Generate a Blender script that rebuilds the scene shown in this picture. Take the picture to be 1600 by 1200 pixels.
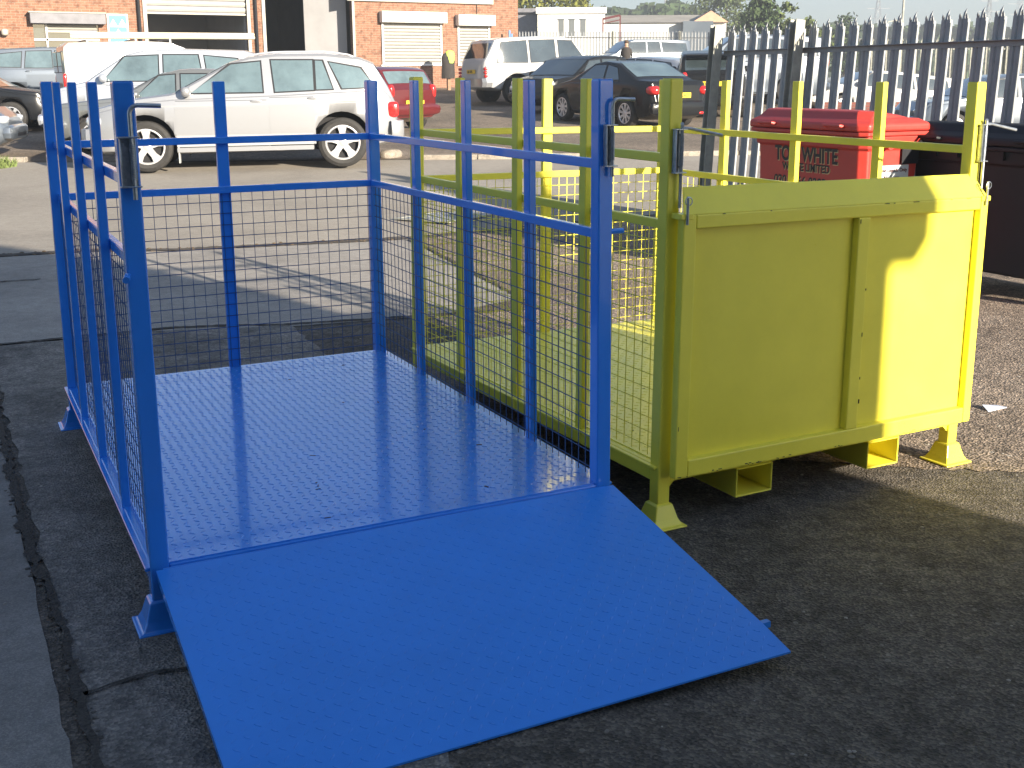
import bpy, bmesh, math, random
from math import sin, cos, tan, pi, radians, sqrt, atan2
from mathutils import Vector, Matrix
random.seed(7)
S = bpy.context.scene
for o in list(bpy.data.objects): bpy.data.objects.remove(o)
COL = S.collection

# ------------------------------------------------------------------ camera
CX, CY, CZ = -0.3955, -3.0217, 1.4688
YAW, PIT, ROLL = 0.47687, 0.20431, -0.00482
cd = bpy.data.cameras.new('camera'); cam = bpy.data.objects.new('camera', cd); COL.objects.link(cam)
F = Vector((sin(YAW)*cos(PIT), cos(YAW)*cos(PIT), -sin(PIT))); R0 = Vector((cos(YAW), -sin(YAW), 0)); U0 = R0.cross(F)
RR = R0*cos(ROLL)+U0*sin(ROLL); UU = -R0*sin(ROLL)+U0*cos(ROLL)
cam.matrix_world = Matrix(((RR.x, UU.x, -F.x, CX), (RR.y, UU.y, -F.y, CY), (RR.z, UU.z, -F.z, CZ), (0, 0, 0, 1)))
cd.sensor_fit = 'HORIZONTAL'; cd.sensor_width = 36; cd.lens = 1805.4/1600*36
cd.shift_x = -43.2/1600; cd.shift_y = -101.1/1600
cd.clip_start = .05; cd.clip_end = 3000
S.camera = cam
# ------------------------------------------------------------------ world, sun, exposure
SUN_EL, SUN_AZ = radians(15.4), radians(166)      # azimuth clockwise from +Y
W = bpy.data.worlds.new('World'); S.world = W; W.use_nodes = True
nt = W.node_tree; bg = nt.nodes['Background']
sky = nt.nodes.new('ShaderNodeTexSky'); sky.sky_type = 'NISHITA'; sky.sun_disc = False
sky.sun_elevation = SUN_EL; sky.sun_rotation = SUN_AZ; sky.air_density = 1.0; sky.dust_density = .7; sky.ozone_density = 3.5
nt.links.new(sky.outputs[0], bg.inputs[0]); bg.inputs[1].default_value = .062
sd = bpy.data.lights.new('sun', 'SUN'); sun = bpy.data.objects.new('sun', sd); COL.objects.link(sun)
sd.energy = 5.0; sd.angle = radians(.65); sd.color = (1, .88, .71)
dv = Vector((sin(SUN_AZ)*cos(SUN_EL), cos(SUN_AZ)*cos(SUN_EL), sin(SUN_EL)))
sun.rotation_euler = dv.to_track_quat('Z', 'Y').to_euler(); sun.location = dv*50
S.view_settings.view_transform = 'Standard'; S.view_settings.look = 'None'; S.view_settings.gamma = 1
S.view_settings.exposure = 1.62; S.view_settings.use_curve_mapping = False

# ------------------------------------------------------------------ helpers
def lerp(x, xs, ys):
    if x <= xs[0]: return ys[0]
    for i in range(1, len(xs)):
        if x <= xs[i]:
            t = (x-xs[i-1])/(xs[i]-xs[i-1]); return ys[i-1]+(ys[i]-ys[i-1])*t
    return ys[-1]
def sm(a, b, x):
    t = min(1, max(0, (x-a)/(b-a))); return t*t*(3-2*t)
def gz(x, y):                                       # height of the ground
    dx, dy = x-CX, y-CY
    s = dx*sin(YAW)+dy*cos(YAW); l = dx*cos(YAW)-dy*sin(YAW)
    t = l/max(s, 1)
    b = lerp(s, [0, 11, 17.4, 21, 26, 33, 41, 60, 150], [0, 0, .15, .30, .42, .75, 1.25, 1.45, 1.45])
    b *= 1-.75*sm(.17, .30, t)
    return b+(.03-.045*sm(.6, 1.6, x)-.016*min(2.2, max(0, x-1.64)))*(1-sm(9, 14, s))

class MB:
    def __init__(s): s.v = []; s.f = []; s.m = []; s.s = []
    def add(s, vs, fs, mi=0, smooth=False):
        n = len(s.v); s.v += [tuple(v) for v in vs]
        for f in fs: s.f.append(tuple(i+n for i in f)); s.m.append(mi); s.s.append(smooth)
        return s
    def box(s, x0, x1, y0, y1, z0, z1, mi=0):
        v = [(x, y, z) for z in (z0, z1) for y in (y0, y1) for x in (x0, x1)]
        return s.add(v, [(0, 2, 3, 1), (4, 5, 7, 6), (0, 1, 5, 4), (2, 6, 7, 3), (0, 4, 6, 2), (1, 3, 7, 5)], mi)
    def bar(s, a, b, w, h, up=(0, 0, 1), mi=0):     # rectangular bar from a to b, w sideways, h along up
        a = Vector(a); b = Vector(b); d = (b-a).normalized(); u = Vector(up); sd = d.cross(u)
        if sd.length < 1e-4: sd = d.cross(Vector((1, 0, 0)))
        sd.normalize(); u = sd.cross(d)
        v = [p+sd*i*w/2+u*j*h/2 for p in (a, b) for i, j in ((-1, -1), (1, -1), (1, 1), (-1, 1))]
        return s.add(v, [(0, 1, 2, 3), (7, 6, 5, 4), (0, 4, 5, 1), (1, 5, 6, 2), (2, 6, 7, 3), (3, 7, 4, 0)], mi)
    def tube(s, pts, r, n=10, mi=0, cap=True, smooth=True):
        pts = [Vector(p) for p in pts]; rs = r if isinstance(r, (list, tuple)) else [r]*len(pts)
        vs = []; ref = None
        for i, p in enumerate(pts):
            d = (pts[min(i+1, len(pts)-1)]-pts[max(i-1, 0)]).normalized()
            if ref is None: ref = d.cross(Vector((.31, .22, .93)))
            if ref.length < 1e-3: ref = d.cross(Vector((1, 0, 0)))
            ref = (ref-d*ref.dot(d)).normalized(); q = d.cross(ref)
            for k in range(n):
                a = 2*pi*k/n; vs.append(p+(ref*cos(a)+q*sin(a))*rs[i])
        fs = [(i*n+k, i*n+(k+1) % n, (i+1)*n+(k+1) % n, (i+1)*n+k) for i in range(len(pts)-1) for k in range(n)]
        s.add(vs, fs, mi, smooth)
        if cap:
            m = len(s.v)-len(vs)
            s.f.append(tuple(m+k for k in reversed(range(n)))); s.m.append(mi); s.s.append(False)
            e = m+(len(pts)-1)*n; s.f.append(tuple(e+k for k in range(n))); s.m.append(mi); s.s.append(False)
        return s
    def loft(s, rings, mi=0, smooth=True, closed=True, cap=True):
        n = len(rings[0]); vs = [p for r in rings for p in r]
        kk = n if closed else n-1
        fs = [(i*n+k, i*n+(k+1) % n, (i+1)*n+(k+1) % n, (i+1)*n+k) for i in range(len(rings)-1) for k in range(kk)]
        m = len(s.v); s.add(vs, fs, mi, smooth)
        if cap:
            s.f.append(tuple(m+k for k in reversed(range(n)))); s.m.append(mi); s.s.append(False)
            e = m+(len(rings)-1)*n; s.f.append(tuple(e+k for k in range(n))); s.m.append(mi); s.s.append(False)
        return s
    def blob(s, c, r, p=2.0, nu=16, nv=10, mi=0):
        def g(a): return math.copysign(abs(a)**(2/p), a)
        rings = []
        for i in range(1, nv):
            t = -pi/2+pi*i/nv
            rings.append([(c[0]+r[0]*g(cos(t))*g(cos(2*pi*k/nu)), c[1]+r[1]*g(cos(t))*g(sin(2*pi*k/nu)), c[2]+r[2]*g(sin(t))) for k in range(nu)])
        return s.loft(rings, mi)
    def lathe_y(s, prof, c, n=28, mi=0):            # prof of (radius, y); axis along y through c
        rings = [[(c[0]+r*cos(2*pi*k/n), c[1]+y, c[2]+r*sin(2*pi*k/n)) for k in range(n)] for r, y in prof]
        return s.loft(rings, mi, cap=False)
    def build(s, name, mats, parent=None, angle=35):
        me = bpy.data.meshes.new(name); me.from_pydata(s.v, [], s.f)
        mats = mats if isinstance(mats, (list, tuple)) else [mats]
        for m in mats:
            if m: me.materials.append(m)
        me.polygons.foreach_set('material_index', s.m); me.polygons.foreach_set('use_smooth', s.s)
        me.update(); bm = bmesh.new(); bm.from_mesh(me); bmesh.ops.recalc_face_normals(bm, faces=bm.faces); bm.to_mesh(me); bm.free()
        if any(s.s): me.set_sharp_from_angle(angle=radians(angle))
        o = bpy.data.objects.new(name, me); COL.objects.link(o)
        if parent: o.parent = parent
        return o
def tag(o, label=None, cat=None, group=None, kind=None):
    if label: o['label'] = label
    if cat: o['category'] = cat
    if group: o['group'] = group
    if kind: o['kind'] = kind
    return o
def empty(name, loc, rz=0, rot=None):
    o = bpy.data.objects.new(name, None); COL.objects.link(o); o.empty_display_size = .2
    o.location = loc; o.rotation_euler = rot or (0, 0, rz); return o
def copy_tree(o, parent=None):
    c = o.copy(); COL.objects.link(c); c.parent = parent
    for ch in list(o.children): copy_tree(ch, c)
    return c
def bevel(o, w=.004, seg=2):
    m = o.modifiers.new('bevel', 'BEVEL'); m.width = w; m.segments = seg; m.limit_method = 'ANGLE'; m.angle_limit = radians(40); return o

# ------------------------------------------------------------------ materials
def mat(name, col, rough=.5, metal=0, spec=.5, coat=0, var=0, vs=6, bump=0, bs=40, rvar=0, trans=0):
    m = bpy.data.materials.new(name); m.use_nodes = True; t = m.node_tree; b = t.nodes['Principled BSDF']
    b.inputs['Base Color'].default_value = (*col, 1); b.inputs['Roughness'].default_value = rough
    b.inputs['Metallic'].default_value = metal; b.inputs['Specular IOR Level'].default_value = spec
    b.inputs['Coat Weight'].default_value = coat; b.inputs['Coat Roughness'].default_value = .05
    b.inputs['Transmission Weight'].default_value = trans
    tc = t.nodes.new('ShaderNodeTexCoord')
    if var or rvar:
        n = t.nodes.new('ShaderNodeTexNoise'); n.inputs['Scale'].default_value = vs; n.inputs['Detail'].default_value = 6; n.inputs['Roughness'].default_value = .65
        t.links.new(tc.outputs['Object'], n.inputs['Vector'])
        if var:
            r = t.nodes.new('ShaderNodeMapRange'); r.inputs['From Min'].default_value = .3; r.inputs['From Max'].default_value = .7
            r.inputs['To Min'].default_value = 1-var; r.inputs['To Max'].default_value = 1+var
            t.links.new(n.outputs['Fac'], r.inputs['Value'])
            mx = t.nodes.new('ShaderNodeVectorMath'); mx.operation = 'SCALE'; mx.inputs[0].default_value = col
            t.links.new(r.outputs[0], mx.inputs['Scale']); t.links.new(mx.outputs[0], b.inputs['Base Color'])
        if rvar:
            r2 = t.nodes.new('ShaderNodeMapRange'); r2.inputs['From Min'].default_value = .3; r2.inputs['From Max'].default_value = .7
            r2.inputs['To Min'].default_value = max(.02, rough-rvar); r2.inputs['To Max'].default_value = rough+rvar
            t.links.new(n.outputs['Fac'], r2.inputs['Value']); t.links.new(r2.outputs[0], b.inputs['Roughness'])
    if bump:
        n2 = t.nodes.new('ShaderNodeTexNoise'); n2.inputs['Scale'].default_value = bs; n2.inputs['Detail'].default_value = 4
        t.links.new(tc.outputs['Object'], n2.inputs['Vector'])
        bp = t.nodes.new('ShaderNodeBump'); bp.inputs['Strength'].default_value = bump; bp.inputs['Distance'].default_value = .01
        t.links.new(n2.outputs['Fac'], bp.inputs['Height']); t.links.new(bp.outputs[0], b.inputs['Normal'])
    return m
def ramp(t, stops):
    r = t.nodes.new('ShaderNodeValToRGB'); e = r.color_ramp.elements
    e[0].position, e[0].color = stops[0][0], (*stops[0][1], 1); e[1].position, e[1].color = stops[-1][0], (*stops[-1][1], 1)
    for p, c in stops[1:-1]:
        x = e.new(p); x.color = (*c, 1)
    return r
def mixc(t, fac, a, b, mode='MIX'):
    m = t.nodes.new('ShaderNodeMix'); m.data_type = 'RGBA'; m.blend_type = mode
    for s_, v in ((m.inputs[0], fac), (m.inputs[6], a), (m.inputs[7], b)):
        if isinstance(v, bpy.types.NodeSocket): t.links.new(v, s_)
        elif isinstance(v, tuple): s_.default_value = (*v, 1)
        else: s_.default_value = v
    return m.outputs[2]
def ground_mat(name, base, dark, light, agg=220, aggamt=.5, stain=.5, bump=.5, stripes=0, big=1.2, rough=.9, aggc=(.35, .31, .27)):
    m = bpy.data.materials.new(name); m.use_nodes = True; t = m.node_tree; b = t.nodes['Principled BSDF']
    b.inputs['Roughness'].default_value = rough; b.inputs['Specular IOR Level'].default_value = .25
    tc = t.nodes.new('ShaderNodeTexCoord'); V = tc.outputs['Object']
    def noise(sc, det=6, rg=.6, dist=0):
        n = t.nodes.new('ShaderNodeTexNoise'); n.inputs['Scale'].default_value = sc; n.inputs['Detail'].default_value = det
        n.inputs['Roughness'].default_value = rg; n.inputs['Distortion'].default_value = dist
        t.links.new(V, n.inputs['Vector']); return n.outputs['Fac']
    r1 = ramp(t, [(.30, dark), (.5, base), (.72, light)]); t.links.new(noise(big, 8, .65, .6), r1.inputs[0])
    c = r1.outputs[0]
    r2 = ramp(t, [(.35, (.55, .55, .55)), (.6, (1.15, 1.15, 1.15))]); t.links.new(noise(14, 8, .7), r2.inputs[0])
    c = mixc(t, stain, c, r2.outputs[0], 'MULTIPLY')
    vo = t.nodes.new('ShaderNodeTexVoronoi'); vo.inputs['Scale'].default_value = agg; t.links.new(V, vo.inputs['Vector'])
    r3 = ramp(t, [(.0, (.35, .35, .35)), (.55, (.9, .9, .9)), (1., (1.9, 1.8, 1.7))])
    sp = t.nodes.new('ShaderNodeSeparateColor'); t.links.new(vo.outputs['Color'], sp.inputs[0]); t.links.new(sp.outputs[0], r3.inputs[0])
    c = mixc(t, aggamt, c, r3.outputs[0], 'MULTIPLY')
    vo2 = t.nodes.new('ShaderNodeTexVoronoi'); vo2.inputs['Scale'].default_value = agg*.33; t.links.new(V, vo2.inputs['Vector'])
    sp2 = t.nodes.new('ShaderNodeSeparateColor'); t.links.new(vo2.outputs['Color'], sp2.inputs[0])
    g = t.nodes.new('ShaderNodeMath'); g.operation = 'GREATER_THAN'; g.inputs[1].default_value = .965; t.links.new(sp2.outputs[1], g.inputs[0])
    g2 = t.nodes.new('ShaderNodeMath'); g2.operation = 'LESS_THAN'; g2.inputs[1].default_value = .35; t.links.new(vo2.outputs['Distance'], g2.inputs[0])
    g3 = t.nodes.new('ShaderNodeMath'); g3.operation = 'MULTIPLY'; t.links.new(g.outputs[0], g3.inputs[0]); t.links.new(g2.outputs[0], g3.inputs[1])
    g4 = t.nodes.new('ShaderNodeMath'); g4.operation = 'MULTIPLY'; t.links.new(g3.outputs[0], g4.inputs[0]); g4.inputs[1].default_value = min(1, aggamt)
    c = mixc(t, g4.outputs[0], c, aggc)
    t.links.new(c, b.inputs['Base Color'])
    h = t.nodes.new('ShaderNodeMath'); h.operation = 'ADD'; t.links.new(vo.outputs['Distance'], h.inputs[0]); t.links.new(noise(30, 8, .7), h.inputs[1])
    hh = h.outputs[0]
    if stripes:
        wv = t.nodes.new('ShaderNodeTexWave'); wv.inputs['Scale'].default_value = stripes; wv.inputs['Distortion'].default_value = 4; wv.inputs['Detail'].default_value = 3
        mp = t.nodes.new('ShaderNodeMapping'); mp.inputs['Rotation'].default_value = (0, 0, radians(-62)); t.links.new(V, mp.inputs[0]); t.links.new(mp.outputs[0], wv.inputs[0])
        h2 = t.nodes.new('ShaderNodeMath'); h2.operation = 'MULTIPLY_ADD'; t.links.new(wv.outputs['Fac'], h2.inputs[0]); h2.inputs[1].default_value = .7; t.links.new(hh, h2.inputs[2]); hh = h2.outputs[0]
    bp = t.nodes.new('ShaderNodeBump'); bp.inputs['Strength'].default_value = bump; bp.inputs['Distance'].default_value = .006
    t.links.new(hh, bp.inputs['Height']); t.links.new(bp.outputs[0], b.inputs['Normal'])
    return m
M = {}
M['asphalt'] = ground_mat('asphalt', (.118, .106, .092), (.080, .074, .067), (.168, .150, .128), 130, .6, .9, 1.0, stripes=3, aggc=(.26, .24, .21))
M['coarse'] = ground_mat('coarse asphalt with sun tint', (.25, .205, .165), (.17, .14, .115), (.34, .285, .235), 95, .8, .6, 1.0, big=.8, aggc=(.5, .45, .38))  # coarser ground, also lightened so the colour carries sunlight falling there
M['forecourt'] = ground_mat('worn forecourt', (.21, .175, .14), (.125, .105, .085), (.30, .25, .20), 60, .5, .8, .8, big=.5)
M['concrete'] = ground_mat('old concrete', (.325, .305, .28), (.255, .24, .22), (.385, .362, .335), 260, .3, .35, .25, big=.9)
M['slab'] = ground_mat('concrete slab', (.225, .218, .208), (.165, .161, .155), (.275, .265, .253), 260, .3, .45, .3, big=1.6)
M['rough'] = ground_mat('rough concrete', (.205, .195, .182), (.13, .125, .118), (.275, .26, .242), 120, .5, .8, .9, big=2.2)
M['road'] = ground_mat('road concrete', (.315, .288, .25), (.255, .232, .202), (.365, .335, .292), 180, .22, .25, .2, big=.45)
M['kerb'] = ground_mat('kerb stone', (.28, .25, .21), (.17, .15, .13), (.36, .33, .29), 90, .3, .6, .4)
M['crack'] = mat('crack dirt', (.045, .041, .036), .95, var=.7, vs=90, bump=.8, bs=120)
M['gutter'] = mat('gutter dirt', (.06, .05, .042), .95, var=.5, vs=14, bump=.6)
M['blue'] = mat('blue gloss paint', (.036, .262, .86), .19, spec=.55, coat=.6, var=.05, vs=5, bump=.02, bs=50, rvar=.05)
M['yellow'] = mat('yellow gloss paint', (.88, .79, .08), .32, spec=.5, var=.05, vs=5, bump=.03, bs=60, rvar=.05)
M['blue gloss paint wire'] = mat('blue wire with backlit tone', (.030, .085, .22), .45)  # darker copy of the cage blue; backlit shade put into the colour
M['blueramp'] = mat('blue ramp paint', (.036, .262, .86), .36, spec=.42, var=.07, vs=3, bump=.03, bs=40, rvar=.06)
M['zinc'] = mat('zinc plate', (.42, .46, .50), .35, metal=.85, var=.25, vs=50)
M['scuff'] = mat('scuffed bare steel', (.05, .035, .03), .7, metal=.3, var=.4, vs=80)
M['galv'] = mat('galvanised steel', (.27, .285, .30), .5, metal=.25, var=.15, vs=9)
M['galvpost'] = mat('weathered galvanised post', (.33, .33, .29), .6, metal=.1, var=.25, vs=8)
M['black'] = mat('black plastic', (.010, .011, .015), .5, spec=.3, var=.1)
M['tyre'] = mat('tyre rubber', (.022, .021, .020), .75, var=.3, vs=20)
M['rim'] = mat('alloy wheel', (.62, .62, .64), .3, metal=.6)
M['dark'] = mat('dark void', (.010, .010, .012), .8)
M['glass'] = mat('car glass', (.03, .042, .048), .04, spec=1.0, coat=1, var=.5, vs=1.1)
M['glassblue'] = mat('tinted car glass', (.10, .145, .16), .05, spec=.9, coat=1, var=.45, vs=1.1)
M['red'] = mat('red plastic', (.44, .042, .032), .38, var=.1, vs=5, rvar=.06)
M['redlens'] = mat('red lens', (.55, .02, .02), .15, coat=.7)
M['lens'] = mat('clear lens', (.6, .65, .7), .1, metal=.4, coat=1)
M['amber'] = mat('amber lens', (.8, .22, .03), .2, coat=.5)
M['plate'] = mat('yellow number plate', (.75, .50, .04), .4)
M['ink'] = mat('black lettering', (.012, .012, .012), .5)
M['cream'] = mat('cream lettering edge', (.6, .45, .25), .6)
M['brick'] = None
M['white'] = mat('white paint', (.62, .61, .59), .5, var=.06, vs=3)
M['cream2'] = mat('off white shutter', (.30, .29, .255), .5, var=.08, vs=3)
M['greymetal'] = mat('dark grey cladding', (.16, .16, .18), .6, var=.2, vs=3)
M['wood'] = mat('weathered wood', (.26, .16, .10), .8, var=.3, vs=12)
M['roofgrey'] = mat('fibre cement roof', (.30, .28, .25), .9, var=.2, vs=.6)
M['interior'] = mat('interior grey wall', (.33, .33, .34), .8, var=.1, vs=1)
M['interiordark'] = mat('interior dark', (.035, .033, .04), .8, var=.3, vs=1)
M['concretewall'] = mat('rendered wall', (.6, .6, .58), .8, var=.05, vs=2)
M['peach'] = mat('peach brick gable', (.5, .3, .2), .85, var=.12, vs=3)
M['bark'] = mat('bark', (.09, .07, .05), .9, var=.3, vs=8)
M['skin'] = mat('skin', (.45, .26, .18), .6)
M['cloth'] = mat('dark jacket cloth', (.035, .03, .028), .9, var=.2, vs=12)
M['hiviz'] = mat('yellow green fabric', (.55, .75, .12), .8, var=.1)
M['hair'] = mat('brown hair', (.06, .035, .02), .8)
def leafmat(name, c):
    m = bpy.data.materials.new(name); m.use_nodes = True; t = m.node_tree; b = t.nodes['Principled BSDF']
    b.inputs['Roughness'].default_value = .7; b.inputs['Specular IOR Level'].default_value = .2
    ti = t.nodes.new('ShaderNodeNewGeometry'); mr = t.nodes.new('ShaderNodeMapRange'); mr.inputs['To Min'].default_value = .45; mr.inputs['To Max'].default_value = 1.5
    t.links.new(ti.outputs['Random Per Island'], mr.inputs['Value'])
    mx = t.nodes.new('ShaderNodeVectorMath'); mx.operation = 'SCALE'; mx.inputs[0].default_value = c
    t.links.new(mr.outputs[0], mx.inputs['Scale']); t.links.new(mx.outputs[0], b.inputs['Base Color'])
    return m
M['leafy'] = leafmat('yellow green leaves', (.16, .17, .035)); M['leafd'] = leafmat('dark green leaves', (.055, .085, .035)); M['leafm'] = leafmat('mid green leaves', (.085, .11, .04))
M['grass'] = leafmat('grass blades', (.12, .16, .05))
def brickmat(name, c1, c2, mortar, axis='XZ'):
    m = bpy.data.materials.new(name); m.use_nodes = True; t = m.node_tree; b = t.nodes['Principled BSDF']; b.inputs['Roughness'].default_value = .9
    tc = t.nodes.new('ShaderNodeTexCoord'); sx = t.nodes.new('ShaderNodeSeparateXYZ'); cx = t.nodes.new('ShaderNodeCombineXYZ')
    t.links.new(tc.outputs['Object'], sx.inputs[0])
    ad = t.nodes.new('ShaderNodeMath'); ad.operation = 'ADD'; t.links.new(sx.outputs[0], ad.inputs[0]); t.links.new(sx.outputs[1], ad.inputs[1])
    t.links.new(ad.outputs[0], cx.inputs[0]); t.links.new(sx.outputs[2], cx.inputs[1])
    br = t.nodes.new('ShaderNodeTexBrick'); t.links.new(cx.outputs[0], br.inputs['Vector'])
    br.inputs['Color1'].default_value = (*c1, 1); br.inputs['Color2'].default_value = (*c2, 1); br.inputs['Mortar'].default_value = (*mortar, 1)
    br.inputs['Scale'].default_value = 1; br.inputs['Brick Width'].default_value = .225; br.inputs['Row Height'].default_value = .075
    br.inputs['Mortar Size'].default_value = .008; br.inputs['Bias'].default_value = -.2
    n = t.nodes.new('ShaderNodeTexNoise'); n.inputs['Scale'].default_value = 5; n.inputs['Detail'].default_value = 8; n.inputs['Roughness'].default_value = .75
    t.links.new(cx.outputs[0], n.inputs['Vector'])
    r = ramp(t, [(.35, (.5, .42, .4)), (.5, (1, 1, 1)), (.7, (1.15, 1.12, 1.1))]); t.links.new(n.outputs['Fac'], r.inputs[0])
    c = mixc(t, 1.0, br.outputs['Color'], r.outputs[0], 'MULTIPLY')
    t.links.new(c, b.inputs['Base Color'])
    bp = t.nodes.new('ShaderNodeBump'); bp.inputs['Strength'].default_value = .5; bp.inputs['Distance'].default_value = .008; bp.invert = True
    t.links.new(br.outputs['Fac'], bp.inputs['Height']); t.links.new(bp.outputs[0], b.inputs['Normal'])
    return m
M['brick'] = brickmat('orange brick', (.25, .125, .078), (.20, .09, .055), (.24, .185, .14))
M['brickred'] = brickmat('dark red brick', (.20, .065, .05), (.15, .05, .04), (.16, .13, .12))
def carpaint(name, c, metal=.5, rough=.28): return mat(name, c, rough, metal=metal, coat=1, spec=.5)
M['silver'] = carpaint('silver car paint', (.33, .34, .36), .45, .34)
M['silverblue'] = carpaint('pale silver car paint', (.38, .41, .46), .3, .34)
M['whitecar'] = carpaint('white car paint', (.50, .50, .50), 0)
M['redcar'] = carpaint('dark red car paint', (.10, .012, .014), .1)
M['blackcar'] = mat('black car paint', (.010, .011, .013), .25, coat=.12, spec=.3)
M['greycar'] = carpaint('grey blue car paint', (.13, .155, .19), .4)
M['greylight'] = carpaint('grey car paint', (.17, .18, .185), .4)
M['cladding'] = mat('grey bumper plastic', (.32, .33, .33), .5)

# ------------------------------------------------------------------ ground and roads
gx = [-900, -400, -150, -60]+[-30+i*1.0 for i in range(0, 30)]+[i*.1 for i in range(0, 45)]+[4.5+i*.5 for i in range(0, 19)]+[14+i*1.0 for i in range(0, 60)]+[100, 160, 400, 900]
gy = [-900, -300, -100, -40]+[-20+i*1.0 for i in range(0, 26)]+[6+i*.5 for i in range(0, 40)]+[26+i*1.0 for i in range(0, 55)]+[110, 160, 400, 1500]
def sheet(name, poly, dz, m, kind='structure', res=.5, jag=0, seed=0):
    """flat sheet following the ground; poly is a list of outline corners (x, y)"""
    bm = bmesh.new(); rnd = random.Random(seed)
    pts = []
    for i in range(len(poly)):
        a = poly[i]; b = poly[(i+1) % len(poly)]; L = math.hypot(b[0]-a[0], b[1]-a[1]); n = max(1, min(160, int(L/(res if not jag else .05))))
        nx, ny = -(b[1]-a[1])/L, (b[0]-a[0])/L
        for k in range(n):
            t = k/n; j = (rnd.random()-.5)*jag if (jag and 0 < k) else 0
            pts.append((a[0]+(b[0]-a[0])*t+nx*j, a[1]+(b[1]-a[1])*t+ny*j))
    vs = [bm.verts.new((x, y, 0)) for x, y in pts]; f = bm.faces.new(vs)
    bmesh.ops.triangulate(bm, faces=[f])
    xs = [p[0] for p in pts]; ys = [p[1] for p in pts]
    for ax, lo, hi in ((0, min(xs), max(xs)), (1, min(ys), max(ys))):
        for c in (gx, gy)[ax]:
            if not lo < c < hi: continue
            co = [0, 0, 0]; no = [0, 0, 0]; co[ax] = c; no[ax] = 1
            bmesh.ops.bisect_plane(bm, geom=bm.verts[:]+bm.edges[:]+bm.faces[:], plane_co=co, plane_no=no)
    for v in bm.verts: v.co.z = gz(v.co.x, v.co.y)+dz
    bmesh.ops.recalc_face_normals(bm, faces=bm.faces)
    if sum(f.normal.z for f in bm.faces) < 0: bmesh.ops.reverse_faces(bm, faces=bm.faces)
    me = bpy.data.meshes.new(name); bm.to_mesh(me); bm.free(); me.materials.append(m)
    o = bpy.data.objects.new(name, me); COL.objects.link(o); o['kind'] = kind; return o
# base ground: one big grid, finer near the yard
g = MB(); nx = len(gx)
g.add([(x, y, gz(x, y)) for y in gy for x in gx], [(j*nx+i, j*nx+i+1, (j+1)*nx+i+1, (j+1)*nx+i) for j in range(len(gy)-1) for i in range(nx-1)], 0, True)
tag(g.build('ground', M['asphalt']), kind='structure')
sheet('concrete_slab', [(-.24, -8), (-.28, 3.93), (-14, 4.3), (-14, -8)], .004, M['slab'], jag=.012, seed=1)
sheet('rough_concrete', [(-.20, -8), (.0, -3), (.5, -.75), (1.2, -.3), (1.45, 3.9), (-.24, 3.93)], .004, M['rough'], jag=.03, seed=2)
sheet('concrete_apron', [(3.1, 3.75), (3.55, 7.35), (-.02, 7.6), (-14, 8.1), (-14, 4.34), (-.24, 3.97)], .004, M['concrete'], jag=.01, seed=3)
sheet('road', [(-14, 8.25), (-.02, 7.75), (3.5, 7.5), (9, 7.6), (12, 7.3), (30, 2), (34, 8), (12.5, 12.2), (8.3, 13.7), (5.9, 14.9), (3.0, 16.2), (.3, 17.7), (-14, 24)], .004, M['road'], seed=4)
sheet('forecourt', [(-30, 31), (-14, 24.2), (.3, 17.85), (3.0, 16.35), (5.9, 15.05), (8.3, 13.85), (12.5, 12.35), (20, 10.6), (24, 30), (24, 34.3), (-30, 34.3)], .004, M['forecourt'], res=1.0, seed=5)
sheet('gutter', [(-14, 8.11), (-.02, 7.61), (3.5, 7.36), (3.55, 7.52), (-.02, 7.77), (-14, 8.27)], .008, M['gutter'], jag=.05, seed=6)
def strip(name, pts, w, m, dz=.010, jag=.6, seed=0, kind='structure', step=.03):
    rnd = random.Random(seed); L = []; out = []
    for a, b in zip(pts, pts[1:]):
        n = max(2, int(math.hypot(b[0]-a[0], b[1]-a[1])/step))
        for k in range(n): L.append((a[0]+(b[0]-a[0])*k/n, a[1]+(b[1]-a[1])*k/n))
    L.append(pts[-1]); vs = []
    dr = 0
    for i, p in enumerate(L):
        q = L[min(i+1, len(L)-1)]; o_ = L[max(0, i-1)]; d = Vector((q[0]-o_[0], q[1]-o_[1])).normalized(); n = Vector((-d.y, d.x))
        dr = dr*.85+(rnd.random()-.5)*w*.55; ww = w*(1+(rnd.random()-.5)*2*jag)/2
        if rnd.random() < .05: ww *= 1.5
        for s_ in (-1, 1):
            x, y = p[0]+n.x*(dr+s_*ww), p[1]+n.y*(dr+s_*ww); vs.append((x, y, gz(x, y)+dz))
    mb = MB(); mb.add(vs, [(2*i, 2*i+1, 2*i+3, 2*i+2) for i in range(len(L)-1)])
    o = mb.build(name, m); o['kind'] = kind; return o
strip('slab_joint', [(-.20, -1.4), (-.21, -.5), (-.225, .12), (-.27, 1.0), (-.27, 2.2), (-.26, 3.93)], .024, M['crack'], seed=3)
strip('slab_joint', [(-.21, -.28), (-.05, -.25), (.25, -.3), (.6, -.28)], .014, M['crack'], seed=8)
strip('slab_joint', [(-14, 4.32), (-.19, 3.95), (.65, 3.95), (1.25, 3.93), (1.85, 3.86), (3.1, 3.75)], .032, M['crack'], seed=4)
sheet('sun_tinted_coarse_asphalt', [(2.35, .62), (2.75, .25), (3.2, -.05), (4.2, -.2), (14, -1.2), (20, 2), (12, 7.1), (3.6, 7.35), (3.12, 3.75), (2.35, 3.79), (2.2, 2.4), (2.2, 1.4)], .004, M['coarse'], jag=.05, seed=12)  # coarse part of the yard, its sunlit brightness put into the colour
strip('slab_joint', [(3.1, 3.75), (3.3, 5.2), (3.55, 7.3)], .03, M['crack'], seed=5)
strip('slab_joint', [(-6, 6.4), (-.6, 6.25), (.2, 6.2)], .02, M['crack'], seed=6)
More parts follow.
